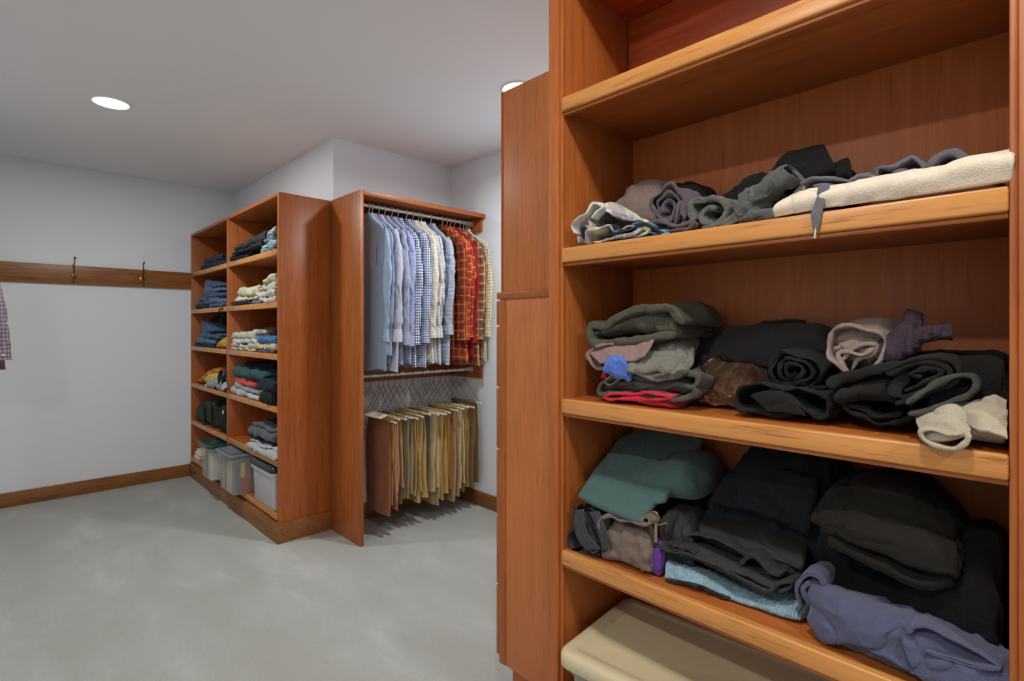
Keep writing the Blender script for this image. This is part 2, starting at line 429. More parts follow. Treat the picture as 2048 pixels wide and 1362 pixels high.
# ---------------------------------------------------------------- room shell
XC, YL, YB, XR = 1.555, 5.275, 3.262, 2.515       # chase wall, left wall, rack wall, right wall
XL, YJ, YF, XO = -0.66, 2.4, -2.2, -1.9           # left alcove wall, its corner, wall behind the camera, far side wall
struct('floor', (XO-.1, YF-.1, -.06), (XR+.1, YL+.1, 0), M_CARPET)
struct('ceiling', (XO-.1, YF-.1, CEIL), (XR+.1, YL+.1, CEIL+.08), M_CEIL)
struct('wall_left', (XL-.1, YL, 0), (XC+.1, YL+.1, CEIL), M_WALL)
struct('wall_center', (XC, YB, 0), (XC+.1, YL, CEIL), M_WALL)
struct('wall_back', (XC+.1, YB, 0), (XR+.1, YB+.1, CEIL), M_WALL)
struct('wall_right', (XR, YF, 0), (XR+.1, YB, CEIL), M_WALL)
struct('wall_front', (XO-.1, YF-.1, 0), (XR+.1, YF, CEIL), M_WALL)
struct('wall_alcove', (XL-.1, YJ, 0), (XL, YL, CEIL), M_WALL)
struct('wall_corner', (XO-.1, YJ, 0), (XL-.1, YJ+.1, CEIL), M_WALL)
struct('wall_side', (XO-.1, YF, 0), (XO, YJ, CEIL), M_WALL)
BBH = .105
def baseboard(name, a, b, mat): return setp(build(name, MB().box(a, b), mat, None, .004), kind='structure')
baseboard('baseboard_left', (XL, YL-.016, 0), (1.20, YL, BBH), WT)
baseboard('baseboard_back', (1.575, YB-.016, 0), (XR-.016, YB, BBH), WT)
baseboard('baseboard_right', (XR-.016, YF, 0), (XR, YB, BBH), WTy)
setp(build('trim_1', MB().box((XL, YL-.022, 1.635), (1.20, YL, 1.778)), WT, None, .003), kind='structure')

# recessed ceiling lights; the last two are unseen fill lamps, added for brightness
for i, (x, y, wt, c) in enumerate(LIGHTS):
    lab = ['round recessed ceiling light over the left part of the floor', 'round recessed ceiling light peeking over the tall cabinet side',
           'round recessed ceiling light right above the near shelves', 'added round fill light, unseen, on the ceiling of the side aisle', 'added round fill light, unseen, on the ceiling at the entrance end'][i]
    t = thing('ceiling_light', lab, 'light', (x, y, CEIL-.012), 0, 'recessed ceiling lights')
    R = .088
    build('trim_ring', MB().lathe([(R+.004, CEIL), (R+.004, CEIL-.004), (R-.004, CEIL-.006), (R-.008, CEIL-.002), (R-.008, CEIL)], (x, y, 0), 40), M_WHITE, t)
    build('diffuser', MB().lathe([(R-.008, CEIL-.001), (R-.03, CEIL-.003), (.0005, CEIL-.004)], (x, y, 0), 40), M_GLOW, t)
    L = bpy.data.lights.new('lamp', 'AREA'); L.shape = 'DISK'; L.size = .13; L.energy = wt; L.color = c; L.spread = math.radians(165 if i == 1 else 180)
    lo = bpy.data.objects.new('lamp', L); COL.objects.link(lo); lo.parent = t; lo.location = (0, 0, .002)

# coat hooks on the rail
for px, lab in ((147, 'brass double coat hook nearer the left edge of the wooden rail'), (283, 'brass double coat hook nearer the shelves on the wooden rail')):
    X = YL / math.tan(TH - math.atan((px-1024)/F)); y0 = YL-.022; z = 1.70
    t = thing('coat_hook', lab, 'hook', (X, y0, z-.04), 0, 'brass coat hooks')
    build('mounting_plate', MB().lathe([(.0005, y0-.006), (.012, y0-.006), (.019, y0-.003), (.019, y0)], (X, 0, z), 20, 'y'), M_BRASS, t)
    build('upper_prong', MB().tube(cr([(X, y0-.004, z+.004), (X, y0-.03, z+.02), (X, y0-.045, z+.065), (X, y0-.06, z+.112), (X, y0-.078, z+.128)], 14), .0042).lathe([(.0005, y0-.09), (.008, y0-.086), (.009, y0-.08), (.005, y0-.075)], (X, 0, z+.129), 12, 'y'), M_BRASS, t)
    build('lower_prong', MB().tube(cr([(X, y0-.004, z-.004), (X, y0-.02, z-.03), (X, y0-.042, z-.038), (X, y0-.055, z-.018)], 12), .0042).lathe([(.0005, y0-.068), (.0085, y0-.063), (.0085, y0-.056), (.0005, y0-.05)], (X, 0, z-.014), 12, 'y'), M_BRASS, t)
    build('screw', MB().lathe([(.0005, y0-.009), (.004, y0-.0085), (.0045, y0-.006)], (X+.006, 0, z+.012), 10, 'y'), M_BRASS, t)

# ---------------------------------------------------------------- far bookcase (two bays)
BX, BY0, BY1 = 1.20, 3.243, YL-.004; TOP = 2.118; LV = [1.777, 1.456, 1.138, .817, .492, .168]
far = thing('bookcase', 'tall two-bay cherry wood shelf unit full of folded clothes against far wall', 'shelf unit', ((BX+XC)/2, (BY0+BY1)/2, 0))
PT = .022; BD = XC-.007
bx('side_panel', (BX, BY0, .0), (BD, BY0+PT, TOP), WZ, far)
bx('side_panel', (BX, BY1-PT, .0), (BD, BY1, TOP), WZ, far)
DM = 4.235
bx('divider', (BX, DM-.018, .13), (BD-.012, DM+.018, TOP-PT), WZ, far)
bx('top_board', (BX, BY0+PT, TOP-PT), (BD, BY1-PT, TOP), WY, far)
bx('back_panel', (BD-.01, BY0+PT, .12), (BD, BY1-PT, TOP-PT), WB, far)
for a, b in ((BY0+PT, DM-.018), (DM+.018, BY1-PT)):
    for z in LV:
        s = bx('shelf', (BX+.012, a, z-.024), (BD-.01, b, z), WY, far)
        build('edge_band', MB().box((BX-.002, a, z-.036), (BX+.012, b, z)), WE, s, .002)
bx('plinth', (BX-.014, BY0-.014, 0), (BD, BY1, .118), WTy, far, .003)

# ---------------------------------------------------------------- hanging rack
RX0, RY0 = 1.538, 2.852
rack = thing('hanging_rack', 'open cherry wood hanging closet with two chrome rods', 'closet', (2.0, 3.05, 0))
bx('side_panel', (RX0-.012, RY0, .001), (RX0+.012, BY0-.016, TOP), WZ, rack)
bx('side_panel', (XC+.001, BY0-.016, .001), (XC+.012, YB-.018, TOP), WZ, rack)
bx('top_board', (RX0+.012, RY0+.004, TOP-.022), (XR-.001, YB-.001, TOP), WX, rack)
bx('front_rail', (RX0+.012, RY0, TOP-.028), (XR-.001, RY0+.02, TOP+.002), WX, rack)
RODY = 2.99
ZR1, ZR2 = 2.065, .995
for z in (ZR1, ZR2):
    bx('cleat', (XC+.013, YB-.019, z-.065), (XR-.02, YB-.001, z+.03), WX, rack)
    bx('cleat', (XR-.019, RY0+.03, z-.065), (XR-.001, YB-.02, z+.03), WY, rack)
    r = build('rod', MB().tube([(RX0+.013, RODY, z), (XR-.02, RODY, z)], .0125, 20), M_CHROME, rack)
    build('rod_socket', MB().lathe([(.0125, XR-.05), (.017, XR-.05), (.017, XR-.024), (.026, XR-.024), (.026, XR-.0195)], (0, RODY, z), 20, 'x'), M_CHROME, r)

# ---------------------------------------------------------------- near bookcase
NX = .856; NY0, NY1 = .034, .724; NB = 1.125; NL = [1.787, 1.467, 1.148, .827]; NLB = .17
near = thing('bookcase', 'near cherry wood shelf unit filling the right side with messy clothes', 'shelf unit', ((NX+NB)/2, (NY0+NY1)/2, 0))
for ya, yb in ((NY1, NY1+.034), (NY0-.034, NY0)):
    bx('side_panel', (NX+.012, ya, 0), (NB+.012, yb, TOP), WZ, near)
    inner = ya == NY1
    st = bx('stile', (NX-.006, ya+(.008 if inner else 0), 0), (NX+.012, yb-(0 if inner else .008), TOP), WZ, near, .002)
    yy = (ya, ya+.008) if inner else (yb-.008, yb)
    build('stile_bead', MB().box((NX+.001, yy[0], 0), (NX+.012, yy[1], TOP)), WZ, st, .002)
bx('back_panel', (NB, NY0, .05), (NB+.012, NY1, TOP), WB, near)
bx('top_board', (NX+.012, NY0, 2.05), (NB, NY1, 2.09), WK, near)
bx('top_rail', (NX-.002, NY0, 2.055), (NX+.012, NY1, TOP), WE, near)
bx('back_cleat', (NB-.02, NY0, 1.925), (NB, NY1, 2.05), WK, near, .003)
for z in NL:
    s = bx('shelf', (NX+.014, NY0, z-.026), (NB, NY1, z), WY, near)
    build('edge_band', MB().box((NX-.004, NY0, z-.030), (NX+.014, NY1, z+.001)), WE, s, .0035, seg=3)
    build('edge_moulding', MB().box((NX+.002, NY0, z-.037), (NX+.016, NY1, z-.030)), WY, s, .002)
s = bx('shelf', (NX+.014, NY0, NLB-.026), (NB, NY1, NLB), WY, near); build('edge_band', MB().box((NX-.004, NY0, NLB-.03), (NX+.014, NY1, NLB)), WE, s, .0035)
bx('plinth', (NX+.03, NY0, 0), (NX+.048, NY1, NLB-.026), WY, near)

# ---------------------------------------------------------------- tall chest of drawers beside it
KX, KY = 1.247, 1.338
ch = thing('drawer_cabinet', 'tall reddish wood cabinet with drawers below, only its side showing', 'cabinet', (1.7, 1.06, 0))
bx('lower_side_panel', (KX, .80, .135), (KX+.02, KY, 1.405), WP, ch)
bx('lower_side_panel', (2.13, .80, .135), (2.15, KY, 1.405), WP, ch)
bx('face_stile', (KX-.003, KY-.028, .135), (KX+.02, KY+.001, 1.395), WZ, ch)
bx('counter', (KX-.006, .80, 1.398), (2.156, KY+.012, 1.422), WX, ch, .003)
bx('upper_side_panel', (KX+.004, .80, 1.422), (KX+.026, KY-.008, TOP), WP, ch)
bx('upper_side_panel', (2.124, .80, 1.422), (2.146, KY-.008, TOP), WP, ch)
bx('upper_front_edge', (KX+.002, KY-.012, 1.422), (KX+.026, KY-.002, TOP), WZ, ch)
bx('top_board', (KX+.026, .80, TOP-.02), (2.124, KY-.008, TOP), WX, ch)
bx('back_panel', (KX+.02, .80, .135), (2.13, .812, TOP-.02), WB, ch)
bx('shelf', (KX+.026, .812, 1.75), (2.124, KY-.02, 1.77), WX, ch)
bx('toe_kick', (KX+.012, .80, 0), (2.13, KY-.05, .135), WX, ch)
zs = [.145, .39, .64, .885, 1.13, 1.31, 1.392]
dz = [YZ(999, p, KX)[1] for p in (1312, 1170, 1032, 899, 775, 652, 600)]
for a, b in zip(dz[:-1], dz[1:]):
    d = bx('drawer_front', (KX+.0, KY+.001, a+.003), (2.15, KY+.020, b-.003), WX, ch, .004)
    build('drawer_box', MB().box((KX+.03, .82, a+.02), (2.12, KY, b-.02)), WX, d, 0)
    for kx in (1.48, 1.92): build('knob', MB().lathe([(.006, KY+.018), (.006, KY+.028), (.015, KY+.034), (.013, KY+.042), (.0005, KY+.044)], (kx, 0, (a+b)/2), 16, 'y'), M_BRASS, d)
# ---------------------------------------------------------------- clothes: making one object from generator output
def cloth(name, label, cat, mat, gens, group=None, parent=None):
    """gens: one (V, F) or a list of them, joined into ONE mesh."""
    mb = MB()
    for g in (gens if isinstance(gens, list) else [gens]): mb.add(*g)
    o = build(name, mb, mat, parent, sharp=75)
    if parent is None: setp(o, label, cat, group)
    elif label: o['label'] = label
    return o
def kid(name, mat, gens, parent, label=None):
    mb = MB()
    for g in (gens if isinstance(gens, list) else [gens]): mb.add(*g)
    o = build(name, mb, mat, None, sharp=75); wl = o.location - worldloc(parent)
    o.parent = parent; o.location = wl
    if label: o['label'] = label
    return o

Z2, Z3, Z4 = NL[1]+.001, NL[2]+.001, NL[3]+.001
# ======== near bookcase, upper shelf ========
m_pale = pattern('pale_patchwork_cloth', 'plaid', (214, 208, 202), (138, 136, 142), (232, 214, 150), 9, 7, .45)
o = cloth('crumpled_shirt', 'pale grey, white and yellow shirt crumpled at left end of second shelf', 'shirt', m_pale, [
    g_ribbon(pr([(1156,487),(1149,462),(1160,447),(1178,452),(1171,430),(1189,407),(1212,417),(1240,432),(1272,438),(1292,450),(1268,462),(1236,470),(1205,484),(1180,488)], .868), .006, .868, .99, seed=3, wa=.008, ws=16, zmin=Z2),
    g_ribbon(pr([(1170,486),(1176,466),(1196,458),(1214,447),(1222,460),(1246,452),(1270,449),(1296,458),(1262,472),(1232,482)], .864), .006, .866, .96, seed=8, wa=.007, ws=20, zmin=Z2)])
kid('collar', fabric((226, 222, 214), 900), g_ribbon(pr([(1151,470),(1147,452),(1162,434),(1174,428),(1190,404),(1208,412),(1196,424),(1184,440)], .864), .0035, .861, .885, seed=5, wa=.004), o)
cloth('folded_scarf', 'small navy cloth with pale blue edge at left of second shelf', 'scarf', fabric((40, 52, 66), 700), [
    g_ribbon(pr([(1216,482),(1236,462),(1262,452),(1286,446),(1304,452),(1318,462),(1298,470),(1262,474),(1236,482)], .866), .005, .868, .95, seed=12, wa=.005, zmin=Z2)])
cloth('folded_cloth', 'light blue cloth tucked under the dark grey roll on second shelf', 'cloth', fabric((112, 152, 184), 700), [
    g_ribbon(pr([(1262,452),(1280,444),(1300,446),(1314,456),(1336,460),(1318,466),(1296,462)], .868), .004, .8705, .95, seed=14, wa=.003, zmin=Z2)])
cloth('rolled_sweater', 'taupe sweater rolled up in rear left corner of second shelf', 'sweater', fabric((122, 104, 96), 500, kind='knit'), [
    g_lump([(1228,446),(1246,404),(1272,372),(1300,361),(1330,366),(1352,392)], .97, 1.105, Z2, xr=1.03, seed=21, wr=.008, ws=(6, 22, 22))])
o = cloth('rolled_trousers', 'dark purplish grey trousers rolled up with folds facing front', 'trousers', fabric((92, 80, 86), 900), [
    g_ribbon(pr(spiral(1334, 414, 43, 44, 3.0, 2.2, .14, 60, 1), .885), .0055, .885, 1.07, seed=25, wa=.014, ws=24, zmin=Z2, n=190),
    g_ribbon(pr([(1294,448),(1320,440),(1352,452),(1384,446),(1372,460),(1330,462),(1300,458)], .875), .007, .875, 1.0, seed=27, wa=.006, zmin=Z2)])
cloth('black_sweater', 'black fleece sweater lying behind the dark purplish grey roll', 'sweater', fabric((20, 19, 18), 900, kind='fleece'), [
    g_lump([(1338,392),(1352,374),(1380,369),(1404,375),(1424,398),(1440,420)], .99, 1.11, Z2, xr=1.04, seed=31, wr=.008)])
cloth('folded_sweater', 'charcoal textured knit sweater with rolled cuff mid second shelf', 'sweater', fabric((98, 98, 92), 420, kind='knit', wst=.6), [
    g_ribbon(pr([(1388,442),(1378,420),(1384,404),(1406,402),(1428,398),(1446,404),(1456,420),(1448,438),(1430,446),(1408,444),(1402,430),(1418,416),(1436,420)], .89), .010, .888, 1.02, seed=33, wa=.008, zmin=Z2),
    g_ribbon(pr([(1398,452),(1430,446),(1458,434),(1480,418),(1494,398),(1500,380),(1503,400),(1488,424),(1466,440),(1436,452)], .882), .008, .882, .97, seed=35, wa=.006, zmin=Z2)])
o = cloth('rolled_sweatpants', 'grey sweatpants twisted into a thick roll pointing up to the right', 'trousers', fabric((84, 84, 82), 800), [
    g_loft([P3(1486,432,.91), P3(1502,412,.91), P3(1524,392,.91), P3(1548,372,.90), P3(1572,355,.90), P3(1586,346,.90)], [.022, .026, .024, .021, .022, .023], [.028, .03, .028, .026, .026, .027], (.1, .7, .7), (.98, -.1, .1), 60, 40, wr=.007, ws=(26, 26, 26), wa=.006, was=16, seed=41, cap=True),
    g_lump([(1478,436),(1496,420),(1530,412),(1560,404),(1588,392),(1606,386)], .885, 1.0, Z2, xr=.89, seed=43, wr=.008, ws=(14, 26, 26))])
cloth('fleece_jacket', 'black fleece jacket heaped highest at the back of second shelf', 'jacket', fabric((16, 15, 14), 900, kind='fleece'), [
    g_lump([(1412,424),(1440,398),(1475,372),(1505,352),(1540,342),(1580,332),(1632,322),(1680,330),(1706,352)], .955, 1.115, Z2, xr=1.0, seed=45, wr=.010, ws=(10, 16, 16)),
    g_sheet([[(1538,366,.99),(1560,322,1.0),(1600,304,1.0),(1650,292,1.0)],[(1552,380,.975),(1585,345,.975),(1622,330,.975),(1663,318,.975)],[(1562,392,.955),(1602,372,.955),(1640,358,.955),(1672,346,.955)]], .02, wr=.005, seed=46, nu=40, nv=50),
    g_sheet([[(1650,346,1.0),(1672,330,1.0),(1700,321,1.0)],[(1655,358,.985),(1676,345,.985),(1701,336,.985)],[(1660,372,.96),(1680,362,.96),(1700,352,.96)]], .02, wr=.004, seed=47, nu=30, nv=36)])
cloth('grey_sock', 'light grey sock poking out between fleece and cream blanket', 'sock', fabric((140, 142, 140), 600), [
    g_lump([(1578,388),(1590,366),(1606,352),(1620,362),(1634,378)], .90, .955, Z2, xr=.905, seed=48, wr=.004)])
m_cream = fabric((226, 208, 186), 1500, kind='knit', wst=.22, var=.04)
cloth('cream_blanket', 'cream waffle-weave blanket folded along the right of second shelf', 'blanket', m_cream, [
    g_sheet([[(1550,434,.866),(1640,418,.862),(1740,404,.862),(1850,389,.862),(1940,376,.862),(2030,362,.862)],
             [(1546,418,.862),(1636,392,.856),(1740,374,.856),(1850,352,.856),(1940,328,.856),(2030,316,.856)],
             [(1562,408,.875),(1640,386,.882),(1740,372,.885),(1850,350,.885),(1940,326,.885),(2030,306,.885)],
             [(1590,410,.93),(1650,396,.95),(1740,382,.95),(1850,362,.95),(1940,336,.95),(2030,316,.95)],
             [(1600,418,1.0),(1660,410,1.04),(1740,395,1.06),(1850,372,1.06),(1940,352,1.06),(2030,340,1.06)]],
            .010, wr=.005, ws=(8, 16, 10), seed=51, nu=80, nv=130, zmin=Z2),
    g_lump([(1560,430),(1640,410),(1740,398),(1850,378),(1940,356),(2014,332)], .875, 1.08, Z2, xr=.88, seed=53, wr=.003)])
# sweatpants with waistband loops and drawstring
m_sl = fabric((104, 102, 112), 800); m_slin = fabric((62, 66, 74), 700)
o = cloth('sweatpants', 'slate grey sweatpants with looped waistband lying on the cream blanket', 'trousers', m_sl, [
    g_ribbon(pr([(1602,372),(1622,362),(1650,358),(1685,360),(1716,372),(1690,376),(1655,372),(1625,376)], .885), .006, .872, .93, seed=61, wa=.004),
    g_ribbon(pr([(1700,366),(1720,356),(1748,350),(1770,352),(1748,364),(1772,358),(1796,342),(1818,336),(1826,352),(1812,364),(1780,366)], .89), .006, .885, .96, seed=63, wa=.005),
    g_ribbon(pr([(1748,350),(1752,336),(1778,334),(1806,322),(1826,316),(1846,334),(1822,344),(1800,350)], .90), .006, .90, .98, seed=64, wa=.005),
    g_ribbon(pr([(1808,366),(1834,350),(1856,330),(1878,310),(1900,302),(1922,310),(1930,328),(1912,338),(1892,334),(1868,346),(1846,360)], .905), .009, .90, .965, seed=65, wa=.003),
    g_lump([(1770,352),(1800,340),(1838,330),(1870,326),(1900,334)], .93, 1.03, Z2+.04, xr=.95, seed=66, wr=.005, zmin=False)])
kid('drawstring', m_sl, [g_sheet([[(1638,366,.853),(1660,370,.853)],[(1634,384,.851),(1654,388,.851)],[(1630,404,.8495),(1649,407,.8495)],[(1622,428,.847),(1642,432,.847)],[(1624,446,.847),(1640,448,.847)],[(1627,460,.847),(1637,460,.847)]], .003, 50, 12, wr=.0015, seed=67)], o)
kid('drawstring_tip', M_CHROME, [(lambda mb: (mb.v, mb.f))(MB().tube([P3(1632,456,.847), P3(1629,477,.847)], .0014, 8))], o)

# ======== near bookcase, middle shelf ========
o = cloth('folded_sweater', 'olive grey sweater folded on top of the left stack', 'sweater', fabric((84, 80, 68), 520, kind='knit'), [
    g_ribbon(pr([(1350,668),(1300,676),(1250,680),(1212,690),(1188,686),(1181,664),(1188,652),(1215,652),(1232,640),(1262,622),(1300,616),(1340,613),(1356,632),(1366,650)], .90), .016, .895, 1.07, seed=71, wa=.007),
    g_lump([(1190,664),(1225,648),(1260,628),(1300,617),(1338,612),(1368,640)], .905, 1.08, YZ(1280,676,.91)[1], xr=.93, seed=72, wr=.008, ws=(10, 20, 26), zmin=False)])
o = cloth('folded_shirt', 'dusty mauve shirt folded under the olive grey sweater', 'shirt', fabric((148, 116, 112), 900), [
    g_sheet([[(1176,704,.905),(1215,694,.90),(1262,686,.90),(1310,674,.90)],[(1188,716,.885),(1225,706,.885),(1268,704,.885),(1302,690,.885)],[(1200,728,.878),(1230,722,.872),(1262,722,.872),(1288,712,.872)]], .006, wr=.004, seed=74),
    g_ribbon(pr([(1306,680),(1250,686),(1206,694),(1178,706),(1182,722),(1196,738),(1220,736)], .90), .007, .893, 1.05, seed=75, wa=.005),
    g_lump([(1184,716),(1220,700),(1262,690),(1310,680),(1350,676)], .915, 1.06, YZ(1280,722,.91)[1], xr=.92, seed=76, wr=.004, zmin=False)])
cloth('blue_sock', 'bright blue bundled sock in the left stack', 'sock', fabric((84, 116, 196), 260, kind='cord', wst=.6), [
    g_lump([(1204,738),(1214,718),(1232,709),(1246,716),(1250,736)], .868, .90, YZ(1225,756,.87)[1], xr=.868, seed=77, wr=.005, ws=(30, 40, 30), zmin=False, n=50, m=40)])
m_tex = fabric((124, 120, 110), 360, kind='knit', wst=.9)
cloth('textured_sweater', 'grey seersucker textured top draped over the left stack', 'sweater', m_tex, [
    g_sheet([[(1296,690,.95),(1330,680,.97),(1366,672,.985),(1384,690,.99)],[(1280,712,.90),(1318,704,.915),(1358,700,.93),(1388,712,.95)],[(1256,730,.877),(1300,730,.888),(1344,734,.90),(1384,732,.93)],[(1222,752,.872),(1262,746,.870),(1318,764,.880),(1352,736,.90)]], .008, 70, 70, wr=.004, seed=81)])
cloth('folded_jeans', 'thick grey green folded trousers near the bottom of the left stack', 'trousers', fabric((84, 82, 74), 700), [
    g_ribbon(pr([(1376,740),(1340,752),(1300,754),(1262,750),(1228,756),(1200,768),(1197,786),(1222,792),(1262,790),(1310,792),(1350,798),(1380,790),(1386,770)], .885), .010, .885, 1.07, seed=83, wa=.006, ws=18),
    g_ribbon(pr([(1214,762),(1250,766),(1300,772),(1345,768),(1382,776),(1390,756),(1360,746)], .89), .010, .89, 1.05, seed=84, wa=.006, ws=18),
    g_lump([(1206,766),(1240,752),(1300,745),(1350,742),(1392,752)], .90, 1.07, YZ(1290,790,.9)[1], xr=.91, seed=85, wr=.004, zmin=False)])
cloth('folded_undershirt', 'thin taupe top with rippled hem in the left stack', 'shirt', fabric((112, 100, 88), 700), [
    g_ribbon(pr([(1226,742),(1210,756),(1216,766),(1245,752),(1270,744),(1292,750),(1316,744),(1334,752),(1312,758)], .876), .005, .8745, .98, seed=86, wa=.006, ws=24)])
cloth('red_shirt', 'crimson shirt at the very bottom of the left stack', 'shirt', fabric((206, 36, 62), 700), [
    g_ribbon(pr([(1205,790),(1226,786),(1262,790),(1300,788),(1344,798),(1300,802),(1262,799),(1226,797),(1208,792)], .882), .006, .878, 1.04, seed=87, wa=.003, zmin=Z3),
    g_lump([(1208,793),(1262,789),(1344,797)], .884, 1.03, Z3, xr=.886, seed=188, wr=.002)])
cloth('red_sock', 'small red cloth peeking out at the far left of the stack', 'cloth', fabric((190, 44, 50), 700), [
    g_lump([(1193,758),(1200,741),(1207,752)], .905, .95, YZ(1200,762,.9)[1], xr=.905, seed=88, wr=.002, zmin=False, n=30, m=24)])
cloth('rust_shirt', 'rust orange cloth behind the left stack and plastic bag', 'shirt', fabric((150, 74, 36), 700), [
    g_lump([(1358,796),(1378,776),(1402,766),(1424,788)], .965, 1.06, Z3, xr=.97, seed=89, wr=.005)])
cloth('charcoal_trousers', 'large charcoal trousers folded flat behind the plastic bag', 'trousers', fabric((50, 49, 46), 800), [
    g_sheet([[(1390,700,1.03),(1420,672,1.06),(1480,655,1.08),(1550,643,1.09),(1612,641,1.09)],[(1392,722,1.0),(1430,700,1.01),(1490,690,1.02),(1560,684,1.03),(1622,680,1.04)],[(1395,750,.99),(1440,738,.99),(1500,736,.99),(1570,732,1.0),(1625,725,1.0)]], .012, 60, 70, wr=.005, seed=91),
    g_lump([(1388,722),(1430,690),(1500,668),(1560,655),(1640,648),(1690,670)], 1.0, 1.115, Z3, xr=1.05, seed=92, wr=.006)])
# plastic bag with brown knitwear inside
def plastic():
    m, nt, p = newmat('clear_plastic_film'); v = coords(nt)
    tr = N_(nt, 'ShaderNodeBsdfTransparent'); gl = N_(nt, 'ShaderNodeBsdfGlossy'); gl.inputs['Roughness'].default_value = .16; mx = N_(nt, 'ShaderNodeMixShader'); lw = N_(nt, 'ShaderNodeFresnel'); lw.inputs['IOR'].default_value = 1.55
    nt.links.new(lw.outputs[0], mx.inputs[0]); nt.links.new(tr.outputs[0], mx.inputs[1]); nt.links.new(gl.outputs[0], mx.inputs[2]); nt.links.new(mx.outputs[0], nt.nodes['Material Output'].inputs['Surface'])
    bump(nt, [gl, lw], noise(nt, v, 60, 5, .75, 2.5), 1, .02); return m
    p.inputs['Base Color'].default_value = (1, 1, 1, 1); p.inputs['Roughness'].default_value = .08; p.inputs['Transmission Weight'].default_value = 1; p.inputs['IOR'].default_value = 1.02
    p.inputs['Coat Weight'].default_value = 1; p.inputs['Coat IOR'].default_value = 1.6; p.inputs['Coat Roughness'].default_value = .08
    bump(nt, [p], noise(nt, v, 55, 5, .7, 2.5), 1, .012)
    for l in list(nt.links):
        if l.to_node == p and l.to_socket.name == 'Normal': nt.links.new(l.from_socket, p.inputs['Coat Normal'])
    return m
M_FILM = plastic()
bag_t = [(1386,760),(1394,732),(1420,716),(1455,722),(1490,722),(1520,736),(1534,760)]
o = cloth('plastic_bag', 'clear crinkled plastic bag wrapped around brown knitwear', 'bag', M_FILM, [g_lump(bag_t, .945, 1.055, Z3, xr=.95, seed=95, wr=.006, ws=(34, 34, 34), sharp=2.2, wa=.004)])
cloth('brown_sweater', 'brown sweater packed inside the clear plastic bag', 'sweater', fabric((206, 156, 118), 600), [g_lump([(a, b+7) for a, b in bag_t[1:-1]], .955, 1.045, Z3+.002, xr=.96, seed=96, wr=.006, ws=(20, 26, 26))])
m_bk = fabric((33, 32, 30), 900, var=.08); m_bk2 = fabric((26, 25, 24), 900, var=.08)
cloth('rolled_trousers', 'black trousers rolled tight with the spiral end facing front', 'trousers', m_bk, [
    g_ribbon(pr(spiral(1592, 740, 64, 43, 3.4, 2.6, .14, 70, 1, [(1662,776)]), .925), .006, .925, 1.10, seed=101, wa=.010, ws=22, n=230)])
cloth('folded_trousers', 'black trousers folded in loose layers beneath the tight black roll', 'trousers', m_bk, [
    g_ribbon(pr([(1650,834),(1600,826),(1560,832),(1520,826),(1482,826),(1472,806),(1486,782),(1520,772),(1560,778),(1600,780),(1640,786),(1668,800),(1662,826),(1640,836),(1605,820),(1570,790),(1545,792),(1530,812),(1536,822)], .905), .006, .905, 1.09, seed=103, wa=.009, ws=22, zmin=Z3, n=200),
    g_sheet([[(1500,790,.90),(1530,782,.897),(1564,782,.897)],[(1520,808,.896),(1556,800,.893),(1590,806,.893)],[(1535,822,.898),(1570,826,.896),(1612,832,.897)]], .006, wr=.003, seed=104, nu=40, nv=40)])
cloth('folded_trousers', 'black trousers with long flat fold right of the loose black layers', 'trousers', m_bk2, [
    g_ribbon(pr([(1672,796),(1690,824),(1720,838),(1760,846),(1800,844),(1824,830),(1818,812),(1780,804),(1730,798),(1690,792),(1664,790),(1680,806),(1712,822),(1760,832),(1806,830)], .905), .006, .905, 1.09, seed=106, wa=.008, ws=20, zmin=Z3, n=200)])
m_tau = fabric((142, 122, 112), 900, var=.06)
cloth('rolled_khakis', 'taupe and beige trousers rolled with pointed open end on top', 'trousers', m_tau, [
    g_lump([(1664,690,726),(1690,664,742),(1725,668,748),(1752,680,736),(1768,694,722)], .918, 1.03, YZ(1730,735,.93)[1], xr=.92, seed=107, wr=.010, ws=(30, 30, 26), zmin=False),
    g_ribbon(pr([(1694,752),(1680,722),(1700,698),(1728,686),(1752,690),(1738,706),(1714,716),(1698,736)], .912), .006, .91, 1.0, seed=310, wa=.006, ws=20),
    g_ribbon(pr([(1700,752),(1672,730),(1652,712),(1650,684),(1660,662),(1690,655),(1722,664),(1756,672),(1772,690),(1764,716),(1742,738),(1706,758),(1688,742),(1672,714),(1690,708),(1720,712),(1742,700)], .905), .0055, .905, 1.05, seed=108, wa=.006, ws=14, n=200),
    g_lump([(1662,664),(1690,640),(1730,633),(1770,640),(1800,668),(1806,706)], .93, 1.08, YZ(1730,725,.93)[1], xr=.95, seed=109, wr=.005, ws=(8, 18, 18), zmin=False)])
m_rib = fabric((66, 52, 62), 200, kind='cord', wst=1.0)
cloth('ribbed_sock', 'dark plum ribbed wool sock sticking up over the taupe roll', 'sock', m_rib, [
    g_loft([P3(1770,716,.93), P3(1792,694,.93), P3(1814,672,.935), P3(1824,648,.94), P3(1828,622,.945)], [.022, .026, .022, .014, .011], [.02, .022, .018, .014, .012], (.1, .9, .3), (.95, 0, .1), 50, 36, wr=.003, ws=(40, 40, 40), seed=111, cap=True),
    g_loft([P3(1818,686,.935), P3(1838,672,.935), P3(1862,668,.937), P3(1886,664,.94), P3(1904,664,.94)], [.012, .014, .012, .012, .012], [.016, .017, .016, .014, .014], (.1, .1, .95), (.95, .1, 0), 40, 30, wr=.003, ws=(40, 40, 40), seed=112, cap=True)])
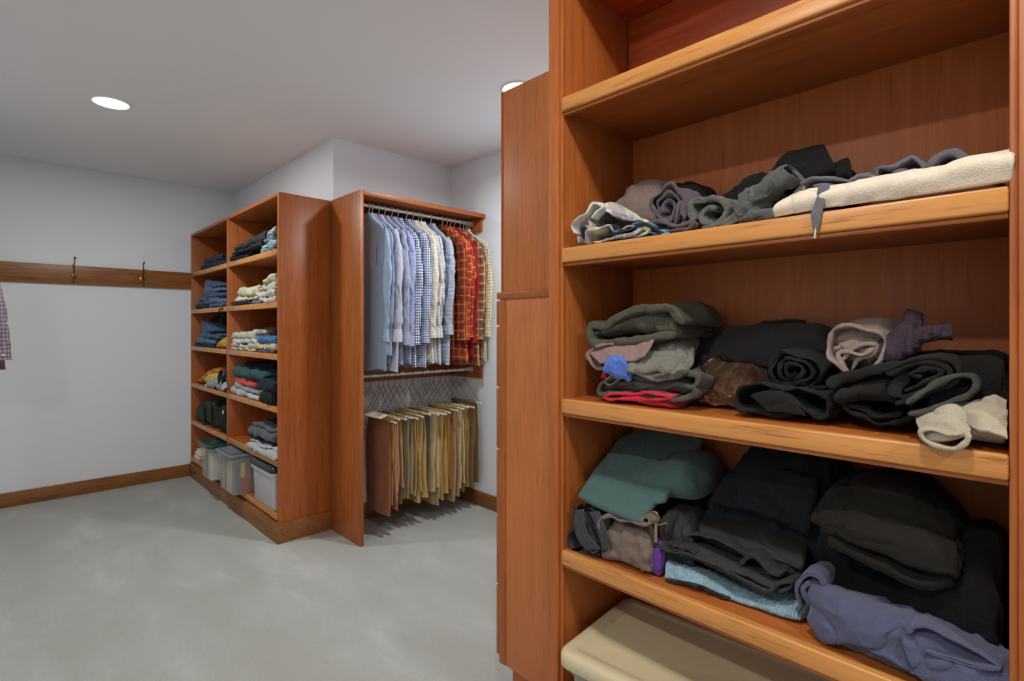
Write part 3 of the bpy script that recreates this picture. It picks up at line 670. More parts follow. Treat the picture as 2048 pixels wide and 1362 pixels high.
cloth('folded_fleece', 'thick black felted fold in the middle right under the taupe roll', 'trousers', m_bk, [
    g_ribbon(pr([(1664,772),(1690,756),(1722,748),(1760,742),(1800,742),(1808,760),(1796,780),(1790,800)], .89), .016, .89, 1.08, seed=114, wa=.005),
    g_lump([(1664,786),(1700,766),(1750,752),(1806,750)], .895, 1.07, Z3+.035, xr=.90, seed=115, wr=.005, zmin=False)])
cloth('folded_trousers', 'black trousers folded into nested open loops at right of middle shelf', 'trousers', m_bk, [
    g_ribbon(pr([(1786,810),(1820,798),(1862,784),(1900,770),(1921,750),(1912,726),(1880,714),(1840,714),(1800,722),(1764,736)], .885), .007, .885, 1.07, seed=117, wa=.004, ws=12),
    g_ribbon(pr([(1796,796),(1836,784),(1872,772),(1902,752),(1896,734),(1868,724),(1836,722),(1800,732),(1772,744)], .887), .007, .887, 1.07, seed=117, wa=.004, ws=12),
    g_ribbon(pr([(1806,780),(1846,766),(1880,752),(1884,740),(1856,734),(1820,744),(1842,752)], .889), .007, .889, 1.07, seed=117, wa=.004, ws=12)])
cloth('folded_trousers', 'charcoal trousers with one open leg loop above the beige pants', 'trousers', fabric((74, 72, 66), 700), [
    g_ribbon(pr([(1812,806),(1836,786),(1870,766),(1910,752),(1936,756),(1941,776),(1922,794),(1890,806),(1850,822),(1816,826)], .873), .0075, .873, 1.05, seed=119, wa=.004, ws=14)])
cloth('black_sweater', 'black sweater pressed into the right end of the middle shelf', 'sweater', fabric((15, 14, 14), 900, kind='fleece'), [
    g_lump([(1868,742),(1900,716),(1940,705),(1980,708),(2016,722)], .90, 1.11, Z3, xr=.94, seed=121, wr=.010, ws=(10, 20, 20))])
m_be = fabric((178, 164, 144), 700, var=.05)
o = cloth('beige_trousers', 'beige trousers crumpled and hanging over the middle shelf edge', 'trousers', m_be, [
    g_sheet([[(1830,836,.885),(1870,812,.89),(1912,800,.90),(1950,800,.90)],[(1838,856,.862),(1868,838,.858),(1900,824,.862),(1936,836,.87)],[(1846,872,.850),(1876,862,.846),(1908,854,.846),(1940,862,.852)],[(1858,882,.845),(1882,884,.842),(1912,880,.842),(1938,872,.846)]], .005, 60, 60, wr=.004, ws=(22, 22, 22), seed=124, zmin=Z3, xcl=.857),
    g_ribbon(pr([(1926,868),(1898,872),(1866,862),(1844,868),(1850,886),(1880,900),(1910,903),(1932,888),(1938,872)], .842), .005, .838, .853, seed=125, wa=.004, m=14),
    g_sheet([[(1918,826,.88),(1950,800,.89),(1984,794,.90),(2014,800,.90)],[(1930,846,.866),(1956,836,.862),(1986,828,.868),(2014,836,.87)],[(1958,864,.852),(1976,866,.850),(1996,872,.850),(2014,880,.850)]], .005, 50, 50, wr=.005, ws=(24, 24, 24), seed=126, zmin=Z3, xcl=.857),
    g_lump([(1836,846),(1870,830),(1920,822),(1970,822),(2014,830)], .866, .93, Z3, xr=.87, seed=127, wr=.004)])

# ======== near bookcase, lower shelf ========
o = cloth('teal_sweater', 'teal grey fleece sweater folded and tilted in the left corner', 'sweater', fabric((72, 96, 93), 700, kind='fleece'), [
    g_sheet([[(1244,880,1.06),(1290,860,1.08),(1350,846,1.09),(1400,852,1.10)],[(1212,918,.99),(1256,905,1.0),(1320,895,1.02),(1380,900,1.04)],[(1182,956,.92),(1228,962,.925),(1290,965,.94),(1345,960,.96)],[(1156,994,.872),(1196,1016,.868),(1240,1034,.868),(1283,1048,.868)]], .016, 70, 70, wr=.004, ws=(8, 8, 8), seed=131),
    g_sheet([[(1350,880,1.05),(1380,872,1.07),(1410,872,1.08)],[(1322,940,.97),(1350,935,.98),(1385,925,1.0)],[(1276,1012,.895),(1300,1012,.90),(1328,1004,.91)]], .014, 50, 40, wr=.004, seed=132),
    g_lump([(1180,990),(1230,955),(1300,925),(1370,905),(1412,910)], .93, 1.10, YZ(1290,985,.95)[1], xr=1.0, seed=133, wr=.004, zmin=False)])
m_web = fabric((66, 66, 70), 240, kind='cord', wst=.8)
o = cloth('webbing_belt', 'dark grey webbing strap coiled in loops at the left corner', 'belt', m_web, [
    g_ribbon(pr([(1150,1012),(1146,1040),(1152,1068),(1166,1092),(1186,1104),(1196,1100),(1184,1076),(1172,1048),(1166,1024)], .868), .0035, .866, .895, seed=135, wa=.002, m=14, hem=False),
    g_ribbon(pr([(1176,1016),(1190,1030),(1200,1056),(1208,1086),(1211,1102)], .872), .0035, .868, .90, seed=136, wa=.002, m=14, hem=False),
    g_ribbon(pr([(1140,1062),(1137,1082),(1148,1100),(1172,1106),(1200,1108)], .874), .0035, .872, .90, seed=137, wa=.002, m=14, zmin=Z4, hem=False)])
# broad faces of the strap
kid('strap_end', m_web, [g_sheet([[(1150,1020,.868),(1168,1018,.864)],[(1148,1050,.862),(1170,1046,.858)],[(1156,1080,.860),(1180,1072,.857)],[(1174,1102,.862),(1202,1098,.858)]], .003, 40, 14, wr=.0008, seed=138),
    g_sheet([[(1178,1024,.868),(1198,1022,.866)],[(1190,1050,.864),(1208,1046,.862)],[(1200,1080,.862),(1216,1074,.860)],[(1206,1102,.864),(1218,1098,.862)]], .003, 40, 14, wr=.0008, seed=139)], o)
cloth('knit_hat', 'black knit hat behind the coiled strap', 'hat', fabric((24, 23, 23), 800, kind='fleece'), [g_lump([(1140,1040),(1160,1012),(1190,1004),(1230,1012),(1262,1040)], .90, 1.0, Z4, xr=.91, seed=141, wr=.005)])
cloth('suede_hat', 'mauve brown suede hat with a loop beside the coiled strap', 'hat', fabric((116, 98, 88), 700, kind='fleece'), [
    g_lump([(1205,1058),(1222,1042),(1250,1046),(1276,1054),(1294,1068),(1300,1082)], .872, .95, Z4, xr=.878, seed=143, wr=.007, ws=(20, 24, 24)),
    g_ribbon(pr([(1208,1062),(1206,1040),(1222,1030),(1240,1040),(1262,1044),(1296,1050),(1300,1040),(1290,1034),(1284,1046)], .872), .006, .868, .90, seed=144, wa=.004, m=16)])
cloth('purple_sock', 'small vivid purple folded cloth beside the brown hat', 'sock', fabric((104, 52, 148), 800), [
    g_lump([(1264,1100),(1276,1088),(1296,1080),(1314,1078)], .885, .93, Z4, xr=.886, seed=147, wr=.005, ws=(40, 40, 40), n=50, m=40)])
o = cloth('black_bag', 'black nylon pouch with a zipper pull hanging at its front', 'bag', fabric((22, 21, 20), 800, rough=.6, spec=.5), [
    g_lump([(1290,1046),(1305,1030),(1330,1022),(1360,1030),(1384,1060)], .912, 1.04, Z4, xr=.915, seed=149, wr=.006, ws=(24, 30, 24))])
kid('zipper_pull', plain('old_brass_zip', (176, 140, 108), .4, .7), [(lambda mb: (mb.v, mb.f))(MB().tube([P3(1308+8*math.cos(a), 1032+9*math.sin(a), .888) for a in np.linspace(0, 6.28, 16)], .0016, 6, False).tube([P3(1312,1042,.888), P3(1312,1084,.886)], .0032, 8).tube([P3(1316,1050,.888), P3(1334,1046,.884)], .0018, 6))], o, 'tarnished brass zipper pull')
m_blackf = fabric((14, 13, 13), 900, kind='fleece'); m_satin = fabric((30, 29, 25), 900, rough=.55, spec=.5, var=.05)
cloth('satin_trousers', 'smooth black dress trousers with a soft sheen lying flat mid shelf', 'trousers', m_satin, [
    g_sheet([[(1352,1000,1.06),(1430,1000,1.07),(1520,1020,1.08),(1610,1045,1.08)],[(1336,1022,.99),(1420,1030,1.0),(1520,1052,1.0),(1616,1082,1.0)],[(1334,1042,.955),(1420,1058,.955),(1512,1088,.955),(1612,1120,.955)],[(1340,1060,.945),(1420,1080,.943),(1508,1108,.943),(1604,1142,.943)]], .012, 60, 80, wr=.003, ws=(6, 10, 10), seed=151),
    g_lump([(1340,1056),(1420,1064),(1520,1088),(1620,1118)], .955, 1.09, Z4+.005, xr=.96, seed=152, wr=.003, zmin=False)])
cloth('navy_sweater', 'blue black wool sweater heaped at back centre of the lower shelf', 'sweater', fabric((22, 24, 30), 900, kind='fleece'), [
    g_lump([(1424,1004),(1446,960),(1478,912),(1500,888),(1550,880),(1610,884),(1660,902),(1690,940)], .985, 1.115, Z4+.03, xr=1.02, seed=154, wr=.016, ws=(18, 18, 18), zmin=False),
    g_sheet([[(1450,946,1.01),(1500,930,1.01),(1570,940,1.0),(1640,960,.99)],[(1432,990,.985),(1500,985,.98),(1570,1000,.975),(1630,1020,.97)],[(1430,1008,.97),(1500,1020,.965),(1560,1042,.96),(1615,1068,.955)]], .02, 50, 60, wr=.012, ws=(18, 18, 18), seed=155)])
m_coat = fabric((30, 26, 21), 900, kind='fleece')
o = cloth('black_fleece_coat', 'black fleece coat folded into a big soft roll at right', 'coat', m_coat, [
    g_lump([(1624,1012,1052),(1650,982,1086),(1690,962,1116),(1740,952,1146),(1800,968,1176),(1856,1012,1196),(1904,1062,1192),(1926,1112,1160)], .892, 1.10, Z4+.02, xr=.925, seed=159, wr=.010, ws=(8, 16, 22), ex=2.2, zmin=False, n=110, m=90),
    g_sheet([[(1640,1020,.905),(1700,1022,.90),(1770,1040,.898),(1840,1058,.898),(1912,1088,.905)],[(1638,1042,.892),(1700,1052,.886),(1770,1074,.884),(1842,1092,.884),(1916,1112,.892)],[(1644,1062,.898),(1704,1080,.888),(1776,1110,.886),(1848,1136,.886),(1914,1146,.895)]], .014, 40, 80, wr=.007, ws=(12, 14, 26), seed=158)])
kid('hem_fold', m_coat, [g_sheet([[(1656,1068,.905),(1710,1092,.902),(1784,1128,.90),(1850,1150,.90),(1896,1146,.905)],[(1656,1086,.888),(1712,1114,.884),(1786,1152,.882),(1852,1176,.884),(1908,1166,.893)]], .014, 24, 80, wr=.004, seed=160)], o)
cloth('black_fleece_blanket', 'black fleece blanket filling the rear right corner of lower shelf', 'blanket', m_blackf, [
    g_lump([(1630,1150),(1680,1140),(1740,1150),(1800,1160),(1850,1120),(1900,1090),(1960,1090),(2014,1120)], .90, 1.115, Z4, xr=.94, seed=161, wr=.010, ws=(12, 14, 14))])
cloth('folded_slacks', 'charcoal slacks folded in thin layers above the pale denim', 'trousers', fabric((58, 56, 58), 900), [
    g_sheet([[(1318,1056,.965),(1400,1078,.965),(1480,1110,.965),(1570,1140,.965)],[(1312,1070,.925),(1392,1094,.925),(1470,1126,.925),(1560,1162,.928)],[(1303,1090,.893),(1376,1112,.893),(1446,1146,.897),(1524,1184,.902)]], .006, 50, 90, wr=.004, ws=(10, 14, 14), seed=163),
    g_ribbon(pr([(1304,1088),(1330,1098),(1376,1108),(1420,1124),(1470,1150),(1526,1180),(1544,1176),(1500,1156),(1460,1140),(1400,1116),(1346,1096)], .893), .005, .889, 1.02, seed=164, wa=.003, ws=20),
    g_ribbon(pr([(1546,1180),(1556,1168),(1578,1164),(1580,1174),(1560,1184)], .905), .005, .90, .99, seed=165, wa=.002)])
cloth('thin_belt_cords', 'black and grey trousers waistband with twisted ties over the slacks', 'trousers', fabric((52, 50, 48), 800), [
    g_ribbon(pr([(1420,1114),(1380,1100),(1364,1082),(1372,1072),(1400,1074),(1440,1084),(1480,1104),(1520,1124),(1556,1140),(1570,1148),(1558,1154),(1520,1142),(1480,1128)], .915), .005, .912, 1.02, seed=167, wa=.005, ws=20),
    g_ribbon(pr([(1338,1084),(1360,1092),(1372,1100),(1354,1098),(1350,1090),(1376,1096),(1392,1108)], .90), .003, .895, .93, seed=168, wa=.003, m=14),
    g_ribbon(pr([(1478,1130),(1490,1116),(1506,1112),(1524,1128),(1540,1142),(1562,1150)], .905), .006, .90, 1.0, seed=169, wa=.003)])
m_den = fabric((140, 168, 182), 420, var=.2, kind='cord', wst=.9)
o = cloth('pale_denim_shorts', 'pale blue denim with gathered elastic waistband under the charcoal slacks', 'shorts', m_den, [
    g_sheet([[(1336,1118,.93),(1410,1138,.935),(1490,1172,.945),(1580,1200,.965)],[(1332,1130,.895),(1400,1152,.90),(1480,1186,.915),(1596,1218,.935)],[(1330,1156,.885),(1398,1170,.888),(1476,1200,.905),(1606,1228,.935)]], .006, 40, 170, wr=.003, ws=(8, 90, 8), seed=171, sharp=1.2),
    g_lump([(1334,1146),(1410,1164),(1490,1196),(1600,1220)], .90, 1.0, Z4, xr=.90, seed=172, wr=.002)])
kid('frayed_lining', fabric((52, 54, 52), 300, kind='cord'), [g_sheet([[(1331,1156,.884),(1398,1170,.887),(1476,1200,.904),(1606,1229,.934)],[(1332,1164,.886),(1398,1179,.889),(1476,1209,.906),(1606,1236,.936)]], .005, 8, 120, wr=.003, ws=(60, 60, 60), seed=173, zmin=Z4)], o)
m_slate = fabric((84, 84, 110), 900, var=.07)
o = cloth('slate_trousers', 'slate blue twill trousers crumpled toward the shelf edge at right', 'trousers', m_slate, [
    g_sheet([[(1600,1160,.93),(1624,1148,.93),(1660,1176,.925),(1700,1182,.93),(1760,1186,.94)],[(1604,1196,.91),(1636,1182,.895),(1680,1190,.893),(1740,1204,.893),(1800,1218,.90)],[(1620,1224,.90),(1650,1216,.878),(1694,1224,.872),(1750,1240,.870),(1812,1262,.872)],[(1622,1256,.895),(1656,1252,.872),(1700,1258,.864),(1760,1276,.862),(1816,1310,.862)],[(1638,1284,.89),(1666,1290,.868),(1708,1290,.864),(1760,1308,.862),(1830,1350,.860)]], .006, 90, 90, wr=.011, ws=(18, 20, 18), seed=175, zmin=Z4),
    g_sheet([[(1760,1186,.95),(1830,1210,.94),(1900,1232,.94),(1960,1262,.94),(2020,1300,.94)],[(1784,1212,.905),(1850,1240,.897),(1910,1262,.895),(1970,1290,.895),(2026,1320,.895)],[(1800,1250,.876),(1850,1276,.872),(1910,1300,.870),(1970,1330,.870),(2026,1354,.870)],[(1810,1300,.863),(1850,1320,.862),(1910,1350,.862),(1960,1372,.862),(2026,1400,.862)],[(1830,1350,.862),(1870,1375,.862),(1920,1396,.862),(1970,1410,.862),(2026,1425,.862)]], .006, 80, 90, wr=.011, ws=(16, 18, 16), seed=176, zmin=Z4),
    g_lump([(1640,1240),(1700,1232),(1780,1262),(1860,1300),(1940,1330),(2010,1360)], .875, .96, Z4, xr=.88, seed=177, wr=.005)])
kid('leg_loop', m_slate, [g_ribbon(pr([(1606,1214),(1596,1184),(1602,1162),(1620,1148),(1642,1152),(1654,1174),(1640,1192),(1630,1206),(1616,1196),(1610,1176),(1622,1166)], .905), .006, .895, .96, seed=178, wa=.003)], o)
kid('cuff_fold', m_slate, [g_ribbon(pr([(1816,1262),(1830,1250),(1860,1254),(1900,1276),(1950,1302),(2000,1330),(1960,1334),(1900,1318),(1850,1298)], .866), .005, .862, .90, seed=179, wa=.003)], o)

# ======== storage tote at the bottom of the near bookcase ========
def rrect(hx, hy, r, n=6):
    out = []
    for cx, cy, a0 in ((hx-r, hy-r, 0), (-hx+r, hy-r, 90), (-hx+r, -hy+r, 180), (hx-r, -hy+r, 270)):
        for i in range(n+1):
            a = math.radians(a0+90*i/n); out.append((cx+r*math.cos(a), cy+r*math.sin(a)))
    return out
def stackmesh(levels, cap0=True, cap1=True):
    """levels: (hx, hy, r, z)"""
    mb = MB(); V = []; n = None
    for hx, hy, r, z in levels:
        p = rrect(hx, hy, r); n = len(p); V += [(x, y, z) for x, y in p]
    Fc = gridf(len(levels), n, True)
    if cap0: Fc.append(tuple(reversed(range(n))))
    if cap1: Fc.append(tuple((len(levels)-1)*n+k for k in range(n)))
    mb.add(V, Fc); mb.local = True; return mb
m_tan = plain('tan_plastic', (206, 188, 152), .42, bmp=.15); m_tanb = plain('grey_beige_plastic', (150, 140, 122), .5)
r_ = math.radians(4.5); hx, hy = .143, .30
cx, cy = .800, .692
ccx = cx + hx*math.cos(r_) + hy*math.sin(r_); ccy = cy + hx*math.sin(r_) - hy*math.cos(r_)
tote = thing('storage_tote', 'large tan plastic storage tote with lid under the lowest messy shelf', 'storage bin', (ccx, ccy, NLB), r_)
ZT = .655 - NLB
build('body', stackmesh([(hx-.035, hy-.05, .02, .002), (hx-.016, hy-.02, .022, ZT-.05), (hx-.012, hy-.014, .022, ZT-.045), (hx-.012, hy-.014, .022, ZT-.012)], True, False), m_tanb, tote)
build('lid', stackmesh([(hx-.003, hy-.003, .02, ZT-.034), (hx, hy, .022, ZT-.03), (hx, hy, .022, ZT-.010), (hx-.003, hy-.003, .021, ZT-.003), (hx-.009, hy-.009, .018, ZT), (hx-.024, hy-.026, .016, ZT), (hx-.027, hy-.029, .015, ZT-.002), (hx-.030, hy-.032, .014, ZT-.006)], False, True), m_tan, tote, sharp=60)

# ---------------------------------------------------------------- clothes on the far bookcase
def g_fold(y0, y1, z0, z1, xf, xb, nl=2, seed=0, slope=0.0, wa=.010, m=34):
    t = (z1-z0)/nl; pr_ = []
    for k in range(nl):
        z = z0+t*(k+.5); xs = [xb, (xf+xb)/2, xf+t*.5]
        pr_ += [(x, z) for x in (xs if k % 2 == 0 else xs[::-1])]
        if k < nl-1:
            pr_.append((xf+t*.02, z+t*.5) if k % 2 == 0 else (xb+t*.4, z+t*.5))
    V, Fc = g_ribbon(pr_, t*.94, y0, y1, 'Y', n=46+14*nl, m=m, wa=wa, ws=15, seed=seed, bulge=.004, hem=False)
    u = (V[:, 1]-y0)/(y1-y0)
    V[:, 2] += slope*(u-.5) * np.clip((V[:, 2]-z0)/(z1-z0+1e-6), 0, 1)
    N = ridge(V, (12, 14, 22), seed+7)
    V[:, 0] -= N*.011*(V[:, 0] < xf+.06); V[:, 2] += N*.007*np.clip((V[:, 2]-z0)/(z1-z0), 0, 1)
    V[:, 2] = np.maximum(V[:, 2], z0+.0005)
    return V, Fc
def stack(lv, items, X=1.222, xb=1.50):
    z = lv+.001
    for it in items:
        px0, px1, pyt, name, label, cat, mat, nl, *rest = it
        opt = rest[0] if rest else {}
        x = opt.get('X', X); yc = at((px0+px1)/2, x)
        z0 = opt.get('z0', z); z1 = YZ((px0+px1)/2, pyt, x)[1]
        if z1 < z0+.012: z1 = z0+.012
        o = cloth(name, label, cat, mat, g_fold(at(px1, x), at(px0, x), z0, z1, x, opt.get('xb', xb), nl, seed=int(px0*7+pyt), slope=opt.get('s', 0)), opt.get('group'))
        z = z1-.001
j1 = fabric((62, 88, 116), 900, var=.18); j2 = fabric((84, 112, 142), 900, var=.18); j3 = fabric((40, 54, 74), 900, var=.16); cr1 = fabric((214, 206, 170), 800); cr2 = fabric((200, 194, 180), 800)
wht = fabric((206, 204, 200), 800); blk = fabric((30, 31, 34), 800, kind='fleece'); nav = fabric((34, 38, 52), 800); gr1 = fabric((92, 94, 96), 800, kind='fleece'); gr2 = fabric((184, 186, 188), 700, kind='fleece')
# left bay
stack(LV[0], [(404, 452, 524, 'folded_jeans', 'dark navy jeans folded alone on the top left far shelf', 'jeans', j3, 2, {'X': 1.235}),
              (410, 446, 514, 'folded_sweater', 'dark slate sweater on top of the navy jeans, top left far shelf', 'sweater', fabric((50, 58, 70), 800), 2, {'X': 1.25})])
stack(LV[1], [(393, 424, 609, 'folded_jeans', 'dark blue jeans at the bottom left, second far shelf down', 'jeans', j3, 2),
              (394, 424, 601, 'folded_jeans', 'faded blue jeans on the low left pile of second far shelf', 'jeans', j1, 2),
              (396, 416, 594, 'folded_jeans', 'small folded faded denim topping the low left pile of second far shelf', 'jeans', j2, 2)])
stack(LV[1], [(424, 454, 605, 'folded_jeans', 'blue jeans at the base of the tall denim pile, second far shelf', 'jeans', j1, 2),
              (417, 454, 594, 'folded_jeans', 'light blue jeans second from the base of the tall denim pile', 'jeans', j2, 2, {'s': .03}),
              (414, 454, 583, 'folded_jeans', 'mid blue jeans in the middle of the tall denim pile', 'jeans', j1, 2, {'s': .04}),
              (411, 454, 574, 'folded_jeans', 'faded blue jeans near the top of the tall denim pile', 'jeans', j2, 2, {'s': .05}),
              (410, 452, 564, 'folded_jeans', 'pale blue jeans sliding off the top of the tall denim pile', 'jeans', j1, 2, {'s': .06})])
stack(LV[2], [(393, 436, 688, 'folded_jeans', 'crumpled dark blue jeans lowest on the third far shelf at left', 'jeans', j3, 2),
              (396, 434, 677, 'folded_jeans', 'messy bright blue jeans mid pile on third far shelf at left', 'jeans', j2, 2, {'s': .02}),
              (402, 438, 664, 'folded_jeans', 'faded jeans with pale cuffs higher on third far shelf at left', 'jeans', j1, 2, {'s': .04}),
              (404, 430, 652, 'folded_jeans', 'denim leg poking up at the top of the third far shelf pile', 'jeans', j1, 2, {'s': .07})])
b = cloth('black_bag', 'black soft bag standing behind the jeans on the third far shelf', 'bag', blk, [g_lump([(412,650),(424,634),(440,628),(450,636),(452,660)], 1.33, 1.52, LV[2], xr=1.36, seed=201)])
kid('cord', nav, [(lambda q: (q.v, q.f))(MB().tube([P3(436,628,1.20), P3(440,618,1.19), P3(445,616,1.19), P3(446,628,1.19), P3(441,640,1.19), P3(445,652,1.19)], .004, 8))], b, 'thin dark drawcord')
cloth('yellow_shirt', 'mustard yellow shirt squeezed beside the far divider on third shelf', 'shirt', fabric((206, 156, 60), 800), [g_lump([(434,690),(442,678),(450,670),(453,674)], 1.215, 1.42, LV[2], xr=1.22, seed=203, wr=.012, ws=(20, 30, 20))])
cloth('orange_shirt', 'orange patterned shirt crumpled on the fourth far shelf at left', 'shirt', pattern('orange_print', 'plaid', (196, 116, 48), (170, 84, 36), (214, 180, 90), 30, 26, .5), [g_lump([(399,760),(406,748),(420,738),(438,736),(444,750)], 1.23, 1.42, LV[3], xr=1.25, seed=205, wr=.012, ws=(20, 24, 20))])
cloth('yellow_shirt', 'pale yellow cloth resting against the orange patterned shirt', 'shirt', fabric((216, 182, 92), 800), [g_lump([(411,756),(418,749),(432,748),(440,756)], 1.205, 1.27, LV[3]+.03, xr=1.21, seed=206, wr=.007, ws=(30, 30, 30), zmin=False)])
cloth('printed_shirt', 'white shirt with grey print below the pale yellow cloth', 'shirt', pattern('grey_print', 'plaid', (206, 206, 208), (110, 116, 122), (70, 76, 84), 34, 40, .4), [g_lump([(411,768),(418,760),(430,757),(443,760),(446,768)], 1.19, 1.30, LV[3], xr=1.2, seed=207, wr=.008, ws=(30, 30, 30))])
o = cloth('camera_bag', 'black bag with dangling straps beside the white printed shirt', 'bag', blk, [g_lump([(428,780),(434,768),(446,760),(452,756)], 1.195, 1.42, LV[3], xr=1.20, seed=208, wr=.008), g_lump([(436,764),(442,744),(450,738)], 1.26, 1.42, LV[3], xr=1.27, seed=209, wr=.008)])
kid('strap', fabric((58, 60, 66), 500), [g_ribbon(pr([(440,768),(442,748),(447,740),(452,748),(449,764),(446,778)], 1.20), .005, 1.18, 1.21, m=10, seed=210, hem=False)], o)
kid('label_patch', fabric((196, 196, 200), 800), [g_sheet([[(441,770,1.186),(452,763,1.186)],[(444,781,1.183),(455,774,1.183)]], .003, 12, 12, wr=.001)], o, 'small pale patch')
o = cloth('duffel_bag', 'dark olive green duffel bag at left of the fifth far shelf', 'bag', fabric((52, 60, 50), 700), [g_lump([(395,830),(399,806),(408,801),(420,800),(428,803),(431,826)], 1.215, 1.48, LV[4], xr=1.23, seed=212, wr=.005, ex=4)])
for dpx in (405, 420): kid('strap', blk, [g_sheet([[(dpx,804,1.26),(dpx+4,804,1.26)],[(dpx-.5,812,1.208),(dpx+3.5,812,1.208)],[(dpx,830,1.204),(dpx+4,830,1.204)],[(dpx+1,850,1.212),(dpx+5,850,1.212)]], .004, 30, 8, wr=.001, seed=213)], o)
o = cloth('black_backpack', 'black backpack with a pale ring badge on the fifth far shelf', 'bag', blk, [g_lump([(430,838),(434,812),(442,808),(449,812),(452,824)], 1.195, 1.46, LV[4], xr=1.20, seed=215, wr=.008, ex=3.5)])
q = P3(446, 824, 1.186)
kid('ring_badge', M_IVORY, [(lambda w_: (w_.v, w_.f))(MB().tube([(q[0]+.001*math.sin(a*2), q[1]+.013*math.cos(a), q[2]+.013*math.sin(a)) for a in np.linspace(0, 2*math.pi, 20)], .0028, 6, False))], o, 'pale metal ring')
kid('handle', blk, [g_ribbon(pr([(432,812),(436,800),(446,798),(450,806)], 1.22), .006, 1.22, 1.25, m=10, seed=216, hem=False)], o)
for k, (a, b_, z_) in enumerate(((389, 397, .0), (389, 398, .03), (390, 397, .055))):
    c = lin((214, 212, 206)); y0, y1 = at(b_, 1.215), at(a, 1.215)
    cloth('paper_stack', ['flat white folder at the bottom of the pile left of green-lidded bin', 'white papers in the middle of the pile left of green-lidded bin', 'white papers on top of the pile left of green-lidded bin'][k], 'papers', M_WHITE,
          [(lambda m_: (m_.v, m_.f))(MB().box((1.21+.01*k, y0, LV[5]+.001+z_), (1.45, y1, LV[5]+.001+z_+.022)))], 'papers beside the bins')
# right bay
stack(LV[0], [(464, 500, 505, 'folded_jeans', 'black crumpled garment bottom left of the top right far shelf', 'jeans', fabric((26, 26, 30), 800), 3),
              (466, 528, 492, 'folded_trousers', 'charcoal trousers mid pile on the top right far shelf', 'trousers', fabric((44, 44, 48), 800), 2, {'s': -.02}),
              (469, 532, 478, 'folded_trousers', 'dark grey trousers on top of the pile, top right far shelf', 'trousers', fabric((52, 53, 58), 800), 2, {'s': -.05})])
stack(LV[0], [(524, 551, 494, 'folded_towel', 'teal striped towel at the base beside the far side panel', 'towel', pattern('teal_stripe', 'hstripe', (132, 160, 168), (84, 116, 130), None, 10, 60, .4), 2),
              (527, 551, 484, 'folded_towel', 'pale blue towel second from base beside the far side panel', 'towel', fabric((158, 180, 190), 600), 2, {'s': -.02}),
              (531, 551, 474, 'folded_towel', 'grey blue towel third from base beside the far side panel', 'towel', fabric((112, 136, 148), 600), 2, {'s': -.03}),
              (536, 551, 461, 'folded_towel', 'white and teal striped towel topmost beside the far side panel', 'towel', pattern('white_teal', 'hstripe', (196, 200, 200), (84, 120, 130), None, 10, 70, .35), 2, {'s': -.05})])
stack(LV[1], [(464, 514, 601, 'folded_shirt', 'black and plum shirt lowest on the second far shelf at right', 'shirt', fabric((44, 40, 48), 800), 2),
              (474, 516, 593, 'folded_shirt', 'pale yellow shirt low on the second far shelf at right', 'shirt', cr1, 2),
              (477, 520, 575, 'folded_shirt', 'cream yellow shirt on top of the left pile, second far shelf right', 'shirt', cr1, 2, {'s': .0})])
stack(LV[1], [(505, 528, 602, 'folded_shirt', 'small blue grey shirt at base between piles, second far shelf right', 'shirt', fabric((96, 108, 124), 800), 2, {'X': 1.216}),
              (520, 551, 593, 'folded_shirt', 'off white shirt low in the right pile, second far shelf right', 'shirt', cr2, 2, {'z0': LV[1]+.001}),
              (517, 551, 580, 'folded_shirt', 'ivory shirt in the middle of the right pile, second far shelf', 'shirt', fabric((208, 200, 184), 800), 2),
              (522, 551, 567, 'folded_shirt', 'beige shirt high in the right pile, second far shelf', 'shirt', cr2, 2, {'s': -.03}),
              (530, 551, 556, 'folded_shirt', 'yellow cream shirt topmost in the right pile, second far shelf', 'shirt', cr1, 2, {'s': -.05})])
stack(LV[2], [(462, 516, 697, 'folded_shirt', 'grey cream shirt lowest in the left pile of third far shelf right', 'shirt', cr2, 2),
              (466, 514, 687, 'folded_shirt', 'ivory shirt second in the left pile of third far shelf right', 'shirt', fabric((196, 186, 162), 800), 2),
              (468, 516, 678, 'folded_shirt', 'white shirt third in the left pile of third far shelf right', 'shirt', wht, 2),
              (463, 512, 664, 'folded_shirt', 'cream shirt on top of the left pile of third far shelf right', 'shirt', cr2, 2, {'s': -.02})])
stack(LV[2], [(516, 551, 699, 'folded_shirt', 'grey brown shirt at base right of third far shelf', 'shirt', fabric((92, 86, 82), 800), 2),
              (512, 551, 686, 'folded_shirt', 'light beige shirt above the grey brown one, third far shelf', 'shirt', fabric((206, 192, 156), 800), 2),
              (517, 551, 671, 'folded_shirt', 'clear blue shirt in the right pile of third far shelf', 'shirt', fabric((56, 112, 162), 800), 2, {'s': -.02}),
              (508, 548, 656, 'folded_sweater', 'brown sweater topmost and set back, third far shelf right', 'sweater', fabric((104, 76, 52), 800), 2, {'X': 1.31, 's': -.01})])
